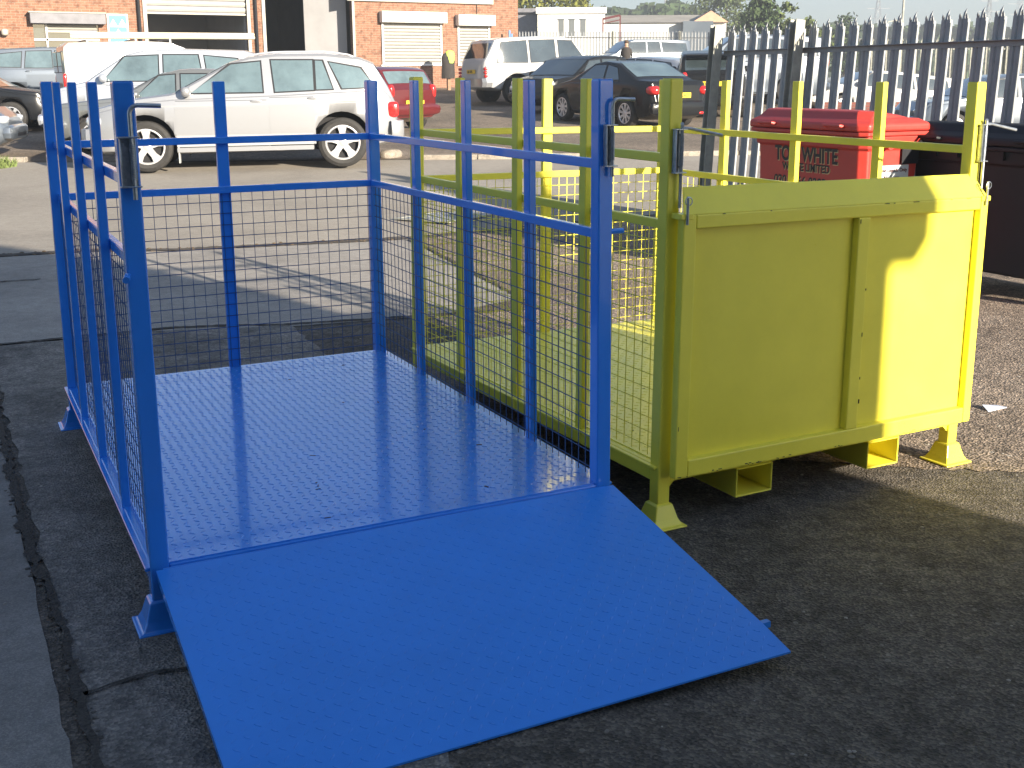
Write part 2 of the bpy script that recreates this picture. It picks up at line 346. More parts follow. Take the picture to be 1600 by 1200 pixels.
strip('slab_joint', [(3.5, -.6), (3.9, .1), (4.5, .5), (5.4, .8)], .02, M['crack'], seed=9)
# far kerb of the road
def kerb(pts, name='kerb'):
    mb = MB()
    for a, b in zip(pts, pts[1:]):
        L = math.hypot(b[0]-a[0], b[1]-a[1]); n = max(1, int(L/.92))
        for k in range(n):
            p = Vector((a[0]+(b[0]-a[0])*k/n, a[1]+(b[1]-a[1])*k/n, 0)); q = Vector((a[0]+(b[0]-a[0])*(k+.985)/n, a[1]+(b[1]-a[1])*(k+.985)/n, 0))
            p.z = gz(p.x, p.y)-.02; q.z = gz(q.x, q.y)-.02; mb.bar(p, q, .13, .20)
    o = mb.build(name, M['kerb']); bevel(o, .012); return tag(o, kind='structure')
kerb([(-14, 24.1), (-3, 19.4), (.9, 17.5)])
kerb([(6.5, 14.65), (8.3, 13.8), (12.5, 12.3)])
dc = empty('drain_cover', (4.55, 8.55, gz(4.55, 8.55)+.004), radians(32)); tag(dc, 'rectangular iron drain cover set into the road behind the cages', 'drain cover')
mb = MB()
for a_ in ((-.62, .62, -.36, -.31), (-.62, .62, .31, .36), (-.62, -.57, -.31, .31), (.57, .62, -.31, .31)): mb.box(*a_, .001, .014)
mb.build('frame', M['galvpost'], dc)
mb = MB()
for k in range(2): mb.box(-.565+k*.568, -.005+k*.568, -.305, .305, .001, .009)
for k in range(11):
    for j in range(6): mb.box(-.53+k*.102, -.48+k*.102, -.26+j*.095, -.22+j*.095, .009, .012)
mb.build('cover_plate', M['galv'], dc)
mb = MB(); mb.blob((0, 0, .05), (.24, .11, .09), 2.6, 14, 8); o = mb.build('concrete_lump', M['kerb']); o.location = (6.25, 15.15, gz(6.25, 15.15)); o.rotation_euler = (0, 0, .5); tag(o, 'broken lump of pale concrete lying behind the nearest silver car', 'rubble')
# ------------------------------------------------------------------ text helper
def text(s, size, m, parent, loc, rot, name='lettering', ext=.0015, shear=0, bold=0, align='LEFT', sx=1):
    c = bpy.data.curves.new('t', 'FONT'); c.body = s; c.size = size; c.extrude = ext; c.offset = bold; c.shear = shear; c.align_x = align
    t = bpy.data.objects.new('t', c); COL.objects.link(t)
    dg = bpy.context.evaluated_depsgraph_get(); me = bpy.data.meshes.new_from_object(t.evaluated_get(dg))
    bpy.data.objects.remove(t); me.materials.clear(); me.materials.append(m)
    o = bpy.data.objects.new(name, me); COL.objects.link(o); o.parent = parent; o.location = loc; o.rotation_euler = rot; o.scale = (sx, 1, 1); return o

# ------------------------------------------------------------------ tread plate
def tread(mb, x0, x1, y0, y1, z, pitch=.030, ln=.0235, wd=.0065, h=.0016, fn=None):
    """raised lozenges on a chequer plate"""
    nx_ = int((x1-x0)/pitch); ny_ = int((y1-y0)/pitch)
    px = (x1-x0)/nx_; py = (y1-y0)/ny_
    for j in range(ny_):
        for i in range(nx_):
            c = Vector((x0+(i+.5)*px, y0+(j+.5)*py, z)); a = radians(45 if (i+j) % 2 else -45)
            d = Vector((cos(a), sin(a), 0)); n = Vector((-sin(a), cos(a), 0))
            v = [c-d*ln/2, c+n*wd/2, c+d*ln/2, c-n*wd/2]
            tp = [c-d*ln*.28+Vector((0, 0, h)), c+d*ln*.28+Vector((0, 0, h))]
            v = v+tp
            if fn: v = [fn(p) for p in v]
            mb.add(v, [(0, 3, 4), (0, 4, 1), (1, 4, 5, 2)[:4], (3, 2, 5, 4)], 0, False)

# ------------------------------------------------------------------ mesh pallet cages
def foot(mb, x, y, p, g=0, zt=.075, w=.118):
    c = (x+p/2, y+p/2)
    def ring(h, hw): return [(c[0]-hw, c[1]-hw, h), (c[0]+hw, c[1]-hw, h), (c[0]+hw, c[1]+hw, h), (c[0]-hw, c[1]+hw, h)]
    mb.loft([ring(g, w/2+.012), ring(g+.007, w/2+.012), ring(g+.008, w/2), ring(g+.03, w/2-.012), ring(g+zt, p/2+.009), ring(g+zt+.006, p/2+.003)], smooth=False)
def lbolt(root, x, y, z, m, hand=1, w=.040, h=.125, bent=0, post='latch'):
    """spring tower bolt: back plate with folded ends, sliding rod with bent handle"""
    mb = MB()
    mb.box(x-w/2, x+w/2, y-.005, y-.001, z-h/2, z+h/2)
    mb.box(x-w/2-.004, x+w/2+.006, y-.026, y-.005, z+h/2-.004, z+h/2)
    mb.box(x-w/2-.004, x+w/2+.006, y-.026, y-.005, z-h/2, z-h/2+.004)
    mb.box(x-w/2, x-w/2+.003, y-.022, y-.005, z-h/2, z+h/2)
    for dx in (-.012, .012):
        for dz in (-h*.36, h*.36): mb.tube([(x+dx, y-.009, z+dz), (x+dx, y-.005, z+dz)], .0045, 8)
    pl = mb.build(post, M['zinc'], root); bevel(pl, .001, 1)
    rx = x+w*.22
    r = MB()
    if not bent:
        pts = [(rx, y-.016, z-h/2-.03), (rx, y-.016, z+h/2+.055)]
        for k in range(1, 6):
            a = pi/2*k/5; pts.append((rx+hand*.02*(1-cos(a)), y-.016, z+h/2+.055+.02*sin(a)))
        pts.append((rx+hand*.075, y-.018, z+h/2+.073))
        r.tube(pts, .0058, 10)
    else:
        r.tube([(rx, y-.016, z-h/2-.11), (rx, y-.016, z+h/2+.012), (rx-.004, y-.02, z+h/2+.016)], .0058, 10)
        r.tube([(rx+.002, y-.016, z+h/2+.002), (rx+.03, y-.018, z+h/2), (rx+.09, y-.03, z+h/2-.012), (rx+.14, y-.04, z+h/2-.022)], [.005, .005, .006, .006], 8)
    r.build('bolt_rod', M['zinc'], pl)
    sp = MB(); n = 22
    sp.tube([(rx+.0075*cos(t*pi/2.5), y-.016+.0075*sin(t*pi/2.5), z-h*.35+h*.7*t/(n*5)) for t in range(n*5)], .0011, 4)
    sp.build('spring', M['zinc'], pl)
def cage(name, m, Wd, D, H, z1, z2, hd, hb, mids, gate, label, cat, loc, rot, g=0):
    """open-top stock cage: base with tread deck, feet, posts, two rails a side, weld mesh panels"""
    root = empty(name, loc, rot=rot); tag(root, label, cat)
    p = .05; q = .026                                   # corner posts, intermediate posts
    for i, (x, y) in enumerate(((0, 0), (Wd-p, 0), (0, D-p), (Wd-p, D-p))):
        mb = MB(); mb.box(x, x+p, y, y+p, g+.07, H); o = mb.build('corner_post', m, root); bevel(o, .005, 3)
        fb = MB(); foot(fb, x, y, p, g); f = fb.build('foot', m, o); bevel(f, .004, 2)
        cb = MB(); cb.box(x+.003, x+p-.003, y+.003, y+p-.003, H, H+.0015); cb.build('end_cap', m, o)
    ys = mids
    for x, sgn in ((0, 1), (Wd-q, -1)):
        for y in ys:
            mb = MB(); mb.box(x, x+q, y-.022, y+.022, hb+.005, H-.001); o = mb.build('upright', m, root); bevel(o, .003, 2)
    mb = MB(); mb.box(Wd/2-.025, Wd/2+.025, D-q, D, hb+.005, H-.001); bevel(mb.build('upright', m, root), .003, 2)
    # rails on the inner side of the uprights
    rt = .030
    for zz in (z1, z2):
        for x0 in (q, Wd-q-.022):
            mb = MB(); mb.box(x0, x0+.022, p, D-p, zz-rt, zz); bevel(mb.build('side_rail', m, root), .003, 2)
        mb = MB(); mb.box(p, Wd-p, D-q-.022, D-q, zz-rt, zz); bevel(mb.build('back_rail', m, root), .003, 2)
    # base frame
    mb = MB(); hfr = hd-.004
    mb.box(.002, .042, p, D-p, hb, hfr); mb.box(Wd-.042, Wd-.002, p, D-p, hb, hfr)
    mb.box(p, Wd-p, .002, .042, hb, hfr); mb.box(p, Wd-p, D-.042, D-.002, hb, hfr)
    for k in range(1, 4): mb.box(.042, Wd-.042, D*k/4-.02, D*k/4+.02, hb+.01, hfr-.004)
    bevel(mb.build('base_frame', m, root), .004, 2)
    # outer lip along each long side (angle iron edge)
    for x0, x1 in ((-.012, .004), (Wd-.004, Wd+.012)):
        mb = MB(); mb.box(x0, x1, p*.2, D-p*.2, hfr-.012, hfr-.002); bevel(mb.build('edge_strip', m, root), .002, 1)
    # gussets beneath the frame corners
    mb = MB()
    for x, s_ in ((p, 1), (Wd-p, -1)):
        mb.add([(x, .010, hb), (x+s_*.025, .010, hb), (x, .010, hb-.025), (x, .034, hb), (x+s_*.025, .034, hb), (x, .034, hb-.025)],
               [(0, 1, 2), (3, 5, 4), (0, 3, 4, 1), (1, 4, 5, 2), (0, 2, 5, 3)])
    mb.build('gusset', m, root)
    # deck
    mb = MB(); e = .028; mb.box(e, Wd-e, .012, D-.012, hd-.004, hd)
    tread(mb, e+.01, Wd-e-.01, .02, D-.03, hd)
    dk = mb.build('deck_plate', m, root)
    mb = MB(); rnd = random.Random(int(Wd*1000))
    for k in range(16):
        x, y, a_, l_ = rnd.uniform(.1, Wd-.1), rnd.uniform(.1, D-.1), rnd.random()*pi, rnd.uniform(.006, .022); w_ = rnd.uniform(.002, .005)
        mb.bar((x, y, hd+.0012), (x+l_*cos(a_), y+l_*sin(a_), hd+.0012), w_, .0012)
    mb.build('paint_scuff', M['scuff'], dk)
    # weld mesh panels
    r = .0017; pitch = .0508
    def panel(ax, fixed, a0, a1):
        mb = MB(); n = int(round((a1-a0)/pitch)); top = z2-rt*.5; bot = hd+.004
        for k in range(n+1):
            t = a0+(a1-a0)*(k+.35)/(n+.7)
            if ax == 'y': mb.tube([(fixed, t, bot), (fixed, t, top)], r, 4, cap=False)
            else: mb.tube([(t, fixed, bot), (t, fixed, top)], r, 4, cap=False)
        zz = bot+.03
        while zz < top:
            s_ = r*1.9
            if ax == 'y': mb.tube([(fixed+(s_ if fixed < Wd/2 else -s_), a0, zz), (fixed+(s_ if fixed < Wd/2 else -s_), a1, zz)], r, 4, cap=False)
            else: mb.tube([(a0, fixed-s_, zz), (a1, fixed-s_, zz)], r, 4, cap=False)
            zz += pitch
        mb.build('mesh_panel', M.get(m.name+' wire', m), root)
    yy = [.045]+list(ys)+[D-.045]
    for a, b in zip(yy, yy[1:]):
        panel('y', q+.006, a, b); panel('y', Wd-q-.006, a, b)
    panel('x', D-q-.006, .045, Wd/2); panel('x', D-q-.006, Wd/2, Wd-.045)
    # fork pockets
    for fx in (.335, Wd-.335-.16):
        mb = MB(); t = .006; z0 = .058; w_ = .165
        mb.box(fx, fx+w_, -.004, D+.004, z0, z0+t); mb.box(fx, fx+t, -.004, D+.004, z0+t, hb); mb.box(fx+w_-t, fx+w_, -.004, D+.004, z0+t, hb)
        mb.box(fx+t, fx+w_-t, -.004, D+.004, hb-.006, hb-.001)
        bevel(mb.build('fork_pocket', m, root), .002, 1)
    if gate == 'ramp':
        # hinge tube
        mb = MB(); mb.tube([(.03, -.012, hd-.014), (Wd-.03, -.012, hd-.014)], .009, 10); mb.build('hinge_tube', m, root)
        L = .905; zt = hd-.004; zb = .026; x0, x1 = .012, Wd-.004; y0, y1 = -.022, -L
        mb = MB(); t = .005
        def top(x, y):
            k = (y-y0)/(y1-y0); kb = .87
            return zt+(.066-zt)*k/kb if k < kb else .066+(.040-.066)*(k-kb)/(1-kb)
        yb = y0+(y1-y0)*.87; rings = []
        for y in (y0, yb, y1): rings.append([(x0, y, top(0, y)), (x1, y, top(0, y)), (x1, y, top(0, y)-t), (x0, y, top(0, y)-t)])
        mb.loft(rings, smooth=False)
        tread(mb, x0+.02, x1-.02, y1+.02, y0-.02, 0, h=.0013, fn=lambda v: Vector((v.x, v.y, top(v.x, v.y)+v.z)))
        o = mb.build('ramp_plate', M['blueramp'], root)
        fb = MB()
        for xa in (x0+.003, x1-.043): fb.loft([[(xa, y, top(0, y)-t), (xa+.04, y, top(0, y)-t), (xa+.04, y, max(.034, top(0, y)-t-.035)), (xa, y, max(.034, top(0, y)-t-.035))] for y in (y0, yb)], smooth=False)
        fb.build('ramp_frame', m, o)
        lb = MB(); lb.box(x1, x1+.03, yb+.005, yb+.022, top(0, yb)-.020, top(0, yb)-.003); lb.build('locking_lug', m, o)
        # corner lug pegs on the posts
        mb = MB(); mb.tube([(Wd, .012, 1.012), (Wd+.045, .012, 1.012)], .009, 8); mb.build('peg', m, root)
        mb = MB(); mb.tube([(0, .0, .99), (-.008, -.03, .985)], .009, 8); mb.build('peg', m, root)
        lbolt(root, .023, -.001, 1.275, m); lbolt(root, Wd-.020, -.001, 1.275, m, w=.032, h=.125)
    else:
        g0, g1 = .030, Wd+.002; zb, zf, zl = hb+.026, 1.072, 1.155; t = .034; y0 = -.052
        mb = MB()
        mb.box(g0, g0+.052, y0, y0+t, zb, zf); mb.box(g1-.040, g1, y0, y0+t, zb, zf)
        xm = g0+(g1-g0)*.555
        mb.box(g0+.052, g1-.040, y0+.0005, y0+t, zb, zb+.060); mb.box(g0+.052, g1-.040, y0+.0005, y0+t, zf-.046, zf)
        mb.box(xm-.028, xm+.028, y0+.001, y0+t, zb+.060, zf-.046)
        fr = mb.build('gate_frame', m, root); bevel(fr, .005, 3)
        mb = MB(); mb.box(g0+.05, g1-.038, y0+t-.004, y0+t, zb+.02, zf-.01); mb.build('gate_sheet', m, root)
        mb = MB(); th = .005; a = [(g0+.038, g1-.03), (g0+.045, g1-.036)]
        mb.add([(g0, y0+.001, zf), (g1-.004, y0+.001, zf), (g1-.03, y0+.062, zl), (g0+.038, y0+.062, zl),
                (g0, y0+.001+th, zf), (g1-.004, y0+.001+th, zf), (g1-.03, y0+.062+th, zl), (g0+.038, y0+.062+th, zl)],
               [(0, 1, 2, 3), (7, 6, 5, 4), (0, 4, 5, 1), (1, 5, 6, 2), (2, 6, 7, 3), (3, 7, 4, 0)])
        bevel(mb.build('gate_lip', m, root), .002, 1)
        # worn patches along the bottom edge
        mb = MB(); rnd = random.Random(4)
        for cx_, n_ in ((.36, 9), (.50, 4), (.05, 4), (1.12, 3), (.22, 3), (.78, 3), (1.30, 3)):
            for k in range(n_):
                x = cx_+rnd.uniform(-.035, .035); w_ = rnd.uniform(.004, .014); h_ = rnd.uniform(.001, .003); z = zb+rnd.uniform(0, .006)+.002
                mb.box(x, x+w_, y0-.0008, y0+.003, z, z+h_)
        for k in range(9):
            x = rnd.choice((g0+.004, g1-.012, xm-.026, xm+.02))+rnd.uniform(0, .006); z = rnd.uniform(zb+.1, zf-.06)
            mb.box(x, x+rnd.uniform(.0015, .004), y0-.0006, y0+.003, z, z+rnd.uniform(.004, .016))
        for k in range(7):
            x = rnd.uniform(g0+.08, g1-.08); mb.box(x, x+rnd.uniform(.006, .03), y0-.0006, y0+.003, zf-.003, zf-.001)
        mb.build('paint_scuff', M['scuff'], fr)
        # hinge lugs with chained pins at the top corners
        for x in (.028, Wd-.03):
            mb = MB(); mb.box(x-.012, x+.038, y0-.004, y0+.05, zf-.014, zf+.004); o = mb.build('gate_lug', m, root); bevel(o, .002, 1)
            c = MB(); n = 20
            c.tube([(x+.01, y0-.008, zf-.03), (x+.01, y0-.008, zf+.06)], .0045, 8)
            c.tube([(x+.01+.013*cos(2*pi*k/n), y0-.012, zf+.045+.013*sin(2*pi*k/n)) for k in range(n+1)], .0018, 5, cap=False)
            c.build('locking_pin', M['zinc'], o)
        lbolt(root, .030, -.001, 1.272, m, w=.036, h=.14, bent=1); lbolt(root, Wd-.012, -.001, 1.272, m, w=.030, h=.14, bent=1)
    return root
cage('stock_cage', M['blue'], 1.418, 2.131, 1.470, 1.235, 1.022, .209, .150, (.533, 1.065, 1.598), 'ramp',
     'blue steel mesh cage with its tread plate ramp lowered to the ground', 'cage', (0, 0, 0), (0, 0, 0), g=.031)
cage('stock_cage', M['yellow'], 1.462, 2.018, 1.495, 1.261, 1.046, .229, .165, (.51, 1.01, 1.514), 'gate',
     'yellow steel mesh cage with its solid two panel gate closed upright', 'cage', (1.641, .067, -.025), (.007, .0126, .047), g=.011)

# ------------------------------------------------------------------ near palisade fence
def pale_mesh(h, w=.068, name='pale'):
    mb = MB(); th = .004; cs = [(-w/2, .017), (-w/2+.001, -.006), (-.014, -.010), (0, -.002), (.014, -.010), (w/2-.001, -.006), (w/2, .017)]
    zt = h-.09
    vs = []
    for z in (0, zt):
        for y, x in cs: vs.append((x, y, z))
        for y, x in reversed(cs): vs.append((x+th, y, z))
    n = 14
    mb.add(vs, [(k, (k+1) % n, n+(k+1) % n, n+k) for k in range(n)]+[tuple(range(n))[::-1], tuple(range(n, 2*n))])
    for yc, lean, tip in ((0, .028, h), (-w*.33, -.012, h-.045), (w*.33, -.012, h-.045)):    # three splayed points
        a = .011
        mb.add([(-.006, yc-a, zt-.001), (-.006, yc+a, zt-.001), (.004, yc+a, zt-.001), (.004, yc-a, zt-.001),
                (-.006+lean*.4, yc-a*.9, zt+(tip-zt)*.55), (-.006+lean*.4, yc+a*.9, zt+(tip-zt)*.55), (.003+lean*.4, yc+a*.9, zt+(tip-zt)*.55), (.003+lean*.4, yc-a*.9, zt+(tip-zt)*.55),
                (lean, yc, tip)],
               [(0, 1, 5, 4), (1, 2, 6, 5), (2, 3, 7, 6), (3, 0, 4, 7), (4, 5, 8), (5, 6, 8), (6, 7, 8), (7, 4, 8)])
    return mb
def palisade(label, p0, p1, h, m, mpost, npale, posts, lean=0, railside=-1, w=.068, base=None):
    """fence from p0 to p1; local +y runs along it, local -x is the rail side"""
    d = Vector((p1[0]-p0[0], p1[1]-p0[1], 0)); L = d.length
    root = empty('palisade_fence', (p0[0], p0[1], p0[2])); tag(root, label, 'fence')
    rz = atan2(-d.x, d.y); root.rotation_euler = (0, lean, rz)
    dz = (p1[2]-p0[2])/L
    pm = pale_mesh(h, w).build('pale', m, root)
    for k in range(npale):
        o = pm if k == 0 else pm.copy()
        if k: COL.objects.link(o); o.parent = root
        y = L*(k+.5)/npale; o.location = (0, y, dz*y)
        o.rotation_euler = (0, 0, random.uniform(-.03, .03))
    for zz in (h*.16, h*.855):
        mb = MB(); mb.bar((-.013, 0, zz), (-.013, L, zz+dz*L), .006, .045); mb.bar((-.034, 0, zz+.022), (-.034, L, zz+.022+dz*L), .045, .006)
        mb.build('rail', m, root)
    for y in posts:
        mb = MB(); z = h-.02+dz*y; mb.box(-.165, -.06, y-.045, y-.038, 0, z); mb.box(-.165, -.06, y+.038, y+.045, 0, z); mb.box(-.116, -.109, y-.038, y+.038, 0, z)
        mb.build('post', mpost, root)
    return root
palisade('grey spiked steel palisade fence standing close behind the bins', (6.78, .15, .0), (6.78, 6.92, .0), 2.02, M['galv'], M['galvpost'], 38, (2.77, 5.53, 6.79), lean=radians(4), w=.098)

# ------------------------------------------------------------------ bins
def castors(root, pts, g=0):
    for x, y in pts:
        mb = MB(); mb.box(x-.03, x+.03, y-.035, y+.035, .13, .16); mb.box(x-.028, x-.022, y-.02, y+.04, .06, .13); mb.box(x+.022, x+.028, y-.02, y+.04, .06, .13)
        o = mb.build('castor', M['galv'], root)
        w = MB(); n = 16; w.loft([[(xx, y+.02+r*cos(2*pi*k/n), .075+r*sin(2*pi*k/n)) for k in range(n)] for xx, r in ((x-.018, .05), (x-.016, .074), (x+.016, .074), (x+.018, .05))])
        w.build('wheel', M['tyre'], o)
def wheelie_bin(name, label, m, loc, rz, Wd, D, H, slope=.08):
    """four wheeled bin; local +x to the right of its front, front faces local -y"""
    root = empty(name, loc, rz); tag(root, label, 'bin')
    mb = MB()
    def ring(z, w, d0, d1, c=.05):
        hw = w/2; return [(-hw+c, d0, z), (hw-c, d0, z), (hw, d0+c, z), (hw, d1-c, z), (hw-c, d1, z), (-hw+c, d1, z), (-hw, d1-c, z), (-hw, d0+c, z)]
    zr = H-.19
    mb.loft([ring(.16, Wd*.91, .04, D*.84), ring(.18, Wd*.93, .03, D*.86), ring(zr-.10, Wd*.955, .012, D*.95), ring(zr-.09, Wd*.985, -.005, D*.98), ring(zr, Wd, -.015, D)], smooth=False)
    b = mb.build('body', m, root); bevel(b, .012, 3)
    # rim flange with ribs below it
    mb = MB(); mb.loft([ring(zr, Wd+.05, -.04, D+.02), ring(zr+.03, Wd+.05, -.04, D+.02)], smooth=False)
    r = mb.build('rim', m, root); bevel(r, .008, 2)
    for k in range(7):
        mb = MB(); x = -Wd*.42+Wd*.84*k/6; mb.box(x-.008, x+.008, -.034, .0, zr-.06, zr); mb.build('rib', m, b)
    # domed lid
    mb = MB(); zl = zr+.034; h = H-zl
    mb.loft([ring(zl, Wd+.07, -.055, D+.02, .06), ring(zl+.05, Wd+.07, -.055, D+.02, .06), ring(zl+h*.55, Wd-.03, -.005, D-.04, .07),
             [(p_[0], p_[1], p_[2]-slope*max(0, p_[1]/D)**1.3) for p_ in ring(H-.012, Wd-.10, .04, D-.09, .08)],
             [(p_[0], p_[1], p_[2]-slope*max(0, p_[1]/D)**1.3) for p_ in ring(H, Wd-.20, .10, D-.16, .08)]], smooth=False)
    ld = mb.build('lid', m, root); bevel(ld, .015, 3)
    for x in (-Wd*.3, Wd*.3):
        mb = MB(); mb.tube([(x-.09, -.05, zl+.03), (x-.09, -.085, zl+.04), (x+.09, -.085, zl+.04), (x+.09, -.05, zl+.03)], .012, 8); mb.build('lid_handle', m, ld)
    mb = MB(); mb.box(-Wd*.5, Wd*.5, D+.0, D+.05, zl-.01, zl+.03); mb.build('lid_hinge', m, ld)
    castors(root, [(-Wd*.36, .12), (Wd*.36, .12), (-Wd*.36, D*.68), (Wd*.36, D*.68)])
    for sx in (-1, 1):
        mb = MB(); mb.tube([(sx*(Wd/2+.0), D*.35, zr-.07), (sx*(Wd/2+.035), D*.35, zr-.07)], .028, 12); mb.build('lifting_trunnion', m, root)
    return root, b, zr
RB, rbody, zr = wheelie_bin('wheeled_bin', 'red four wheeled waste bin with black lettering in front of the fence', M['red'], (5.42, 3.865, -.03), radians(-90), 1.27, .62, 1.285)
# its lettering on the long side facing the yard
def ontext(s, size, zc, x, bold=.0, sx=1):
    y = lerp(zc, [.18, zr-.10], [.04, .012])-.001
    tilt = atan2(.028, zr-.28)
    text(s, size, M['cream'], rbody, (x+.006, y-.0022, zc-.006), (pi/2+tilt, 0, 0), bold=bold, sx=sx)
    text(s, size, M['ink'], rbody, (x, y-.0045, zc), (pi/2+tilt, 0, 0), bold=bold, sx=sx)
ontext('TOM WHITE', .155, .885, -.36, .004, sx=.82)
ontext('WASTE LIMITED', .082, .812, -.27, .0015, sx=.92)
ontext('020 8566 0203', .105, .695, -.37, .0015, sx=.95)
# end face: black sticker and paper notice (local +x end)
mb = MB(); mb.box(.6215, .6265, .37, .53, .89, 1.04); mb.build('black_sticker', M['black'], rbody)
mb = MB(); mb.box(.612, .6245, .12, .44, .72, .885); nt_ = mb.build('notice', mat('notice paper', (.42, .47, .50), .5), rbody)
nt_.rotation_euler = (0, 0, 0)
text('Loose Liquids Only', .037, M['redcar'], nt_, (.6265, .135, .838), (pi/2, 0, pi/2)); text('No Tyres', .037, M['redcar'], nt_, (.6265, .205, .785), (pi/2, 0, pi/2))
BB, bb, _ = wheelie_bin('wheeled_bin', 'large black four wheeled bin at the right edge by the fence', M['black'], (6.02, 2.72, -.03), radians(-90), 1.42, .70, 1.20, slope=.05)
mb = MB(); mb.box(-.58, -.50, -.075, -.052, 1.00, 1.06); bevel(mb.build('lid_catch', M['greylight'], BB), .01, 2)

# ------------------------------------------------------------------ vehicles
def boolcut(o, cutter):
    md = o.modifiers.new('b', 'BOOLEAN'); md.operation = 'DIFFERENCE'; md.solver = 'EXACT'; md.object = cutter
    dg = bpy.context.evaluated_depsgraph_get(); me = bpy.data.meshes.new_from_object(o.evaluated_get(dg))
    o.modifiers.clear(); old = o.data; o.data = me; bpy.data.meshes.remove(old)
def wheel(root, x, y, r, rr, side, spokes=5, w=.22, rimm=None, detail=True):
    """side +1: outer face towards +y"""
    s_ = side; mb = MB(); hw = w/2
    prof = [(rr*.98, -hw), (rr+(r-rr)*.5, -hw*1.02), (r*.97, -hw*.82), (r, -hw*.6), (r, hw*.6), (r*.97, hw*.82), (rr+(r-rr)*.5, hw*1.03), (rr, hw*.95)]
    mb.lathe_y([(a, b*s_) for a, b in prof], (x, y, r), 36)
    t = mb.build('wheel', M['tyre'], root)
    mb = MB(); n = 36
    mb.lathe_y([(rr*1.0, hw*.95*s_), (rr*1.01, hw*.9*s_), (rr*.93, hw*.86*s_), (rr*.90, hw*.3*s_), (.02, hw*.25*s_)], (x, y, r), n, 1)
    mb.lathe_y([(rr*1.02, hw*.97*s_), (rr*.94, hw*.99*s_), (rr*.90, hw*.82*s_)], (x, y, r), n, 0)
    for k in range(spokes):
        a = 2*pi*(k+.25)/spokes; d = Vector((cos(a), 0, sin(a))); e = Vector((-sin(a), 0, cos(a))); c = Vector((x, y, r))
        wi, wo = rr*.17*5/spokes+.004, rr*.27*5/spokes
        vs = []
        for q_, ww, yy in ((rr*.12, wi, hw*.78), (rr*.6, wi*.95, hw*.86), (rr*.93, wo, hw*.84)):
            for dy in (0, -.03): vs += [c+d*q_+e*ww+Vector((0, (yy+dy)*s_, 0)), c+d*q_-e*ww+Vector((0, (yy+dy)*s_, 0))]
        mb.add(vs, [(0, 1, 5, 4), (4, 5, 9, 8), (0, 4, 6, 2), (4, 8, 10, 6), (1, 3, 7, 5), (5, 7, 11, 9)], 0)
    mb.lathe_y([(.001, hw*.88*s_), (rr*.16, hw*.87*s_), (rr*.26, hw*.78*s_), (rr*.27, hw*.6*s_)], (x, y, r), 20, 0)
    mb.build('rim', [rimm or M['rim'], M['dark']], t)
    return t
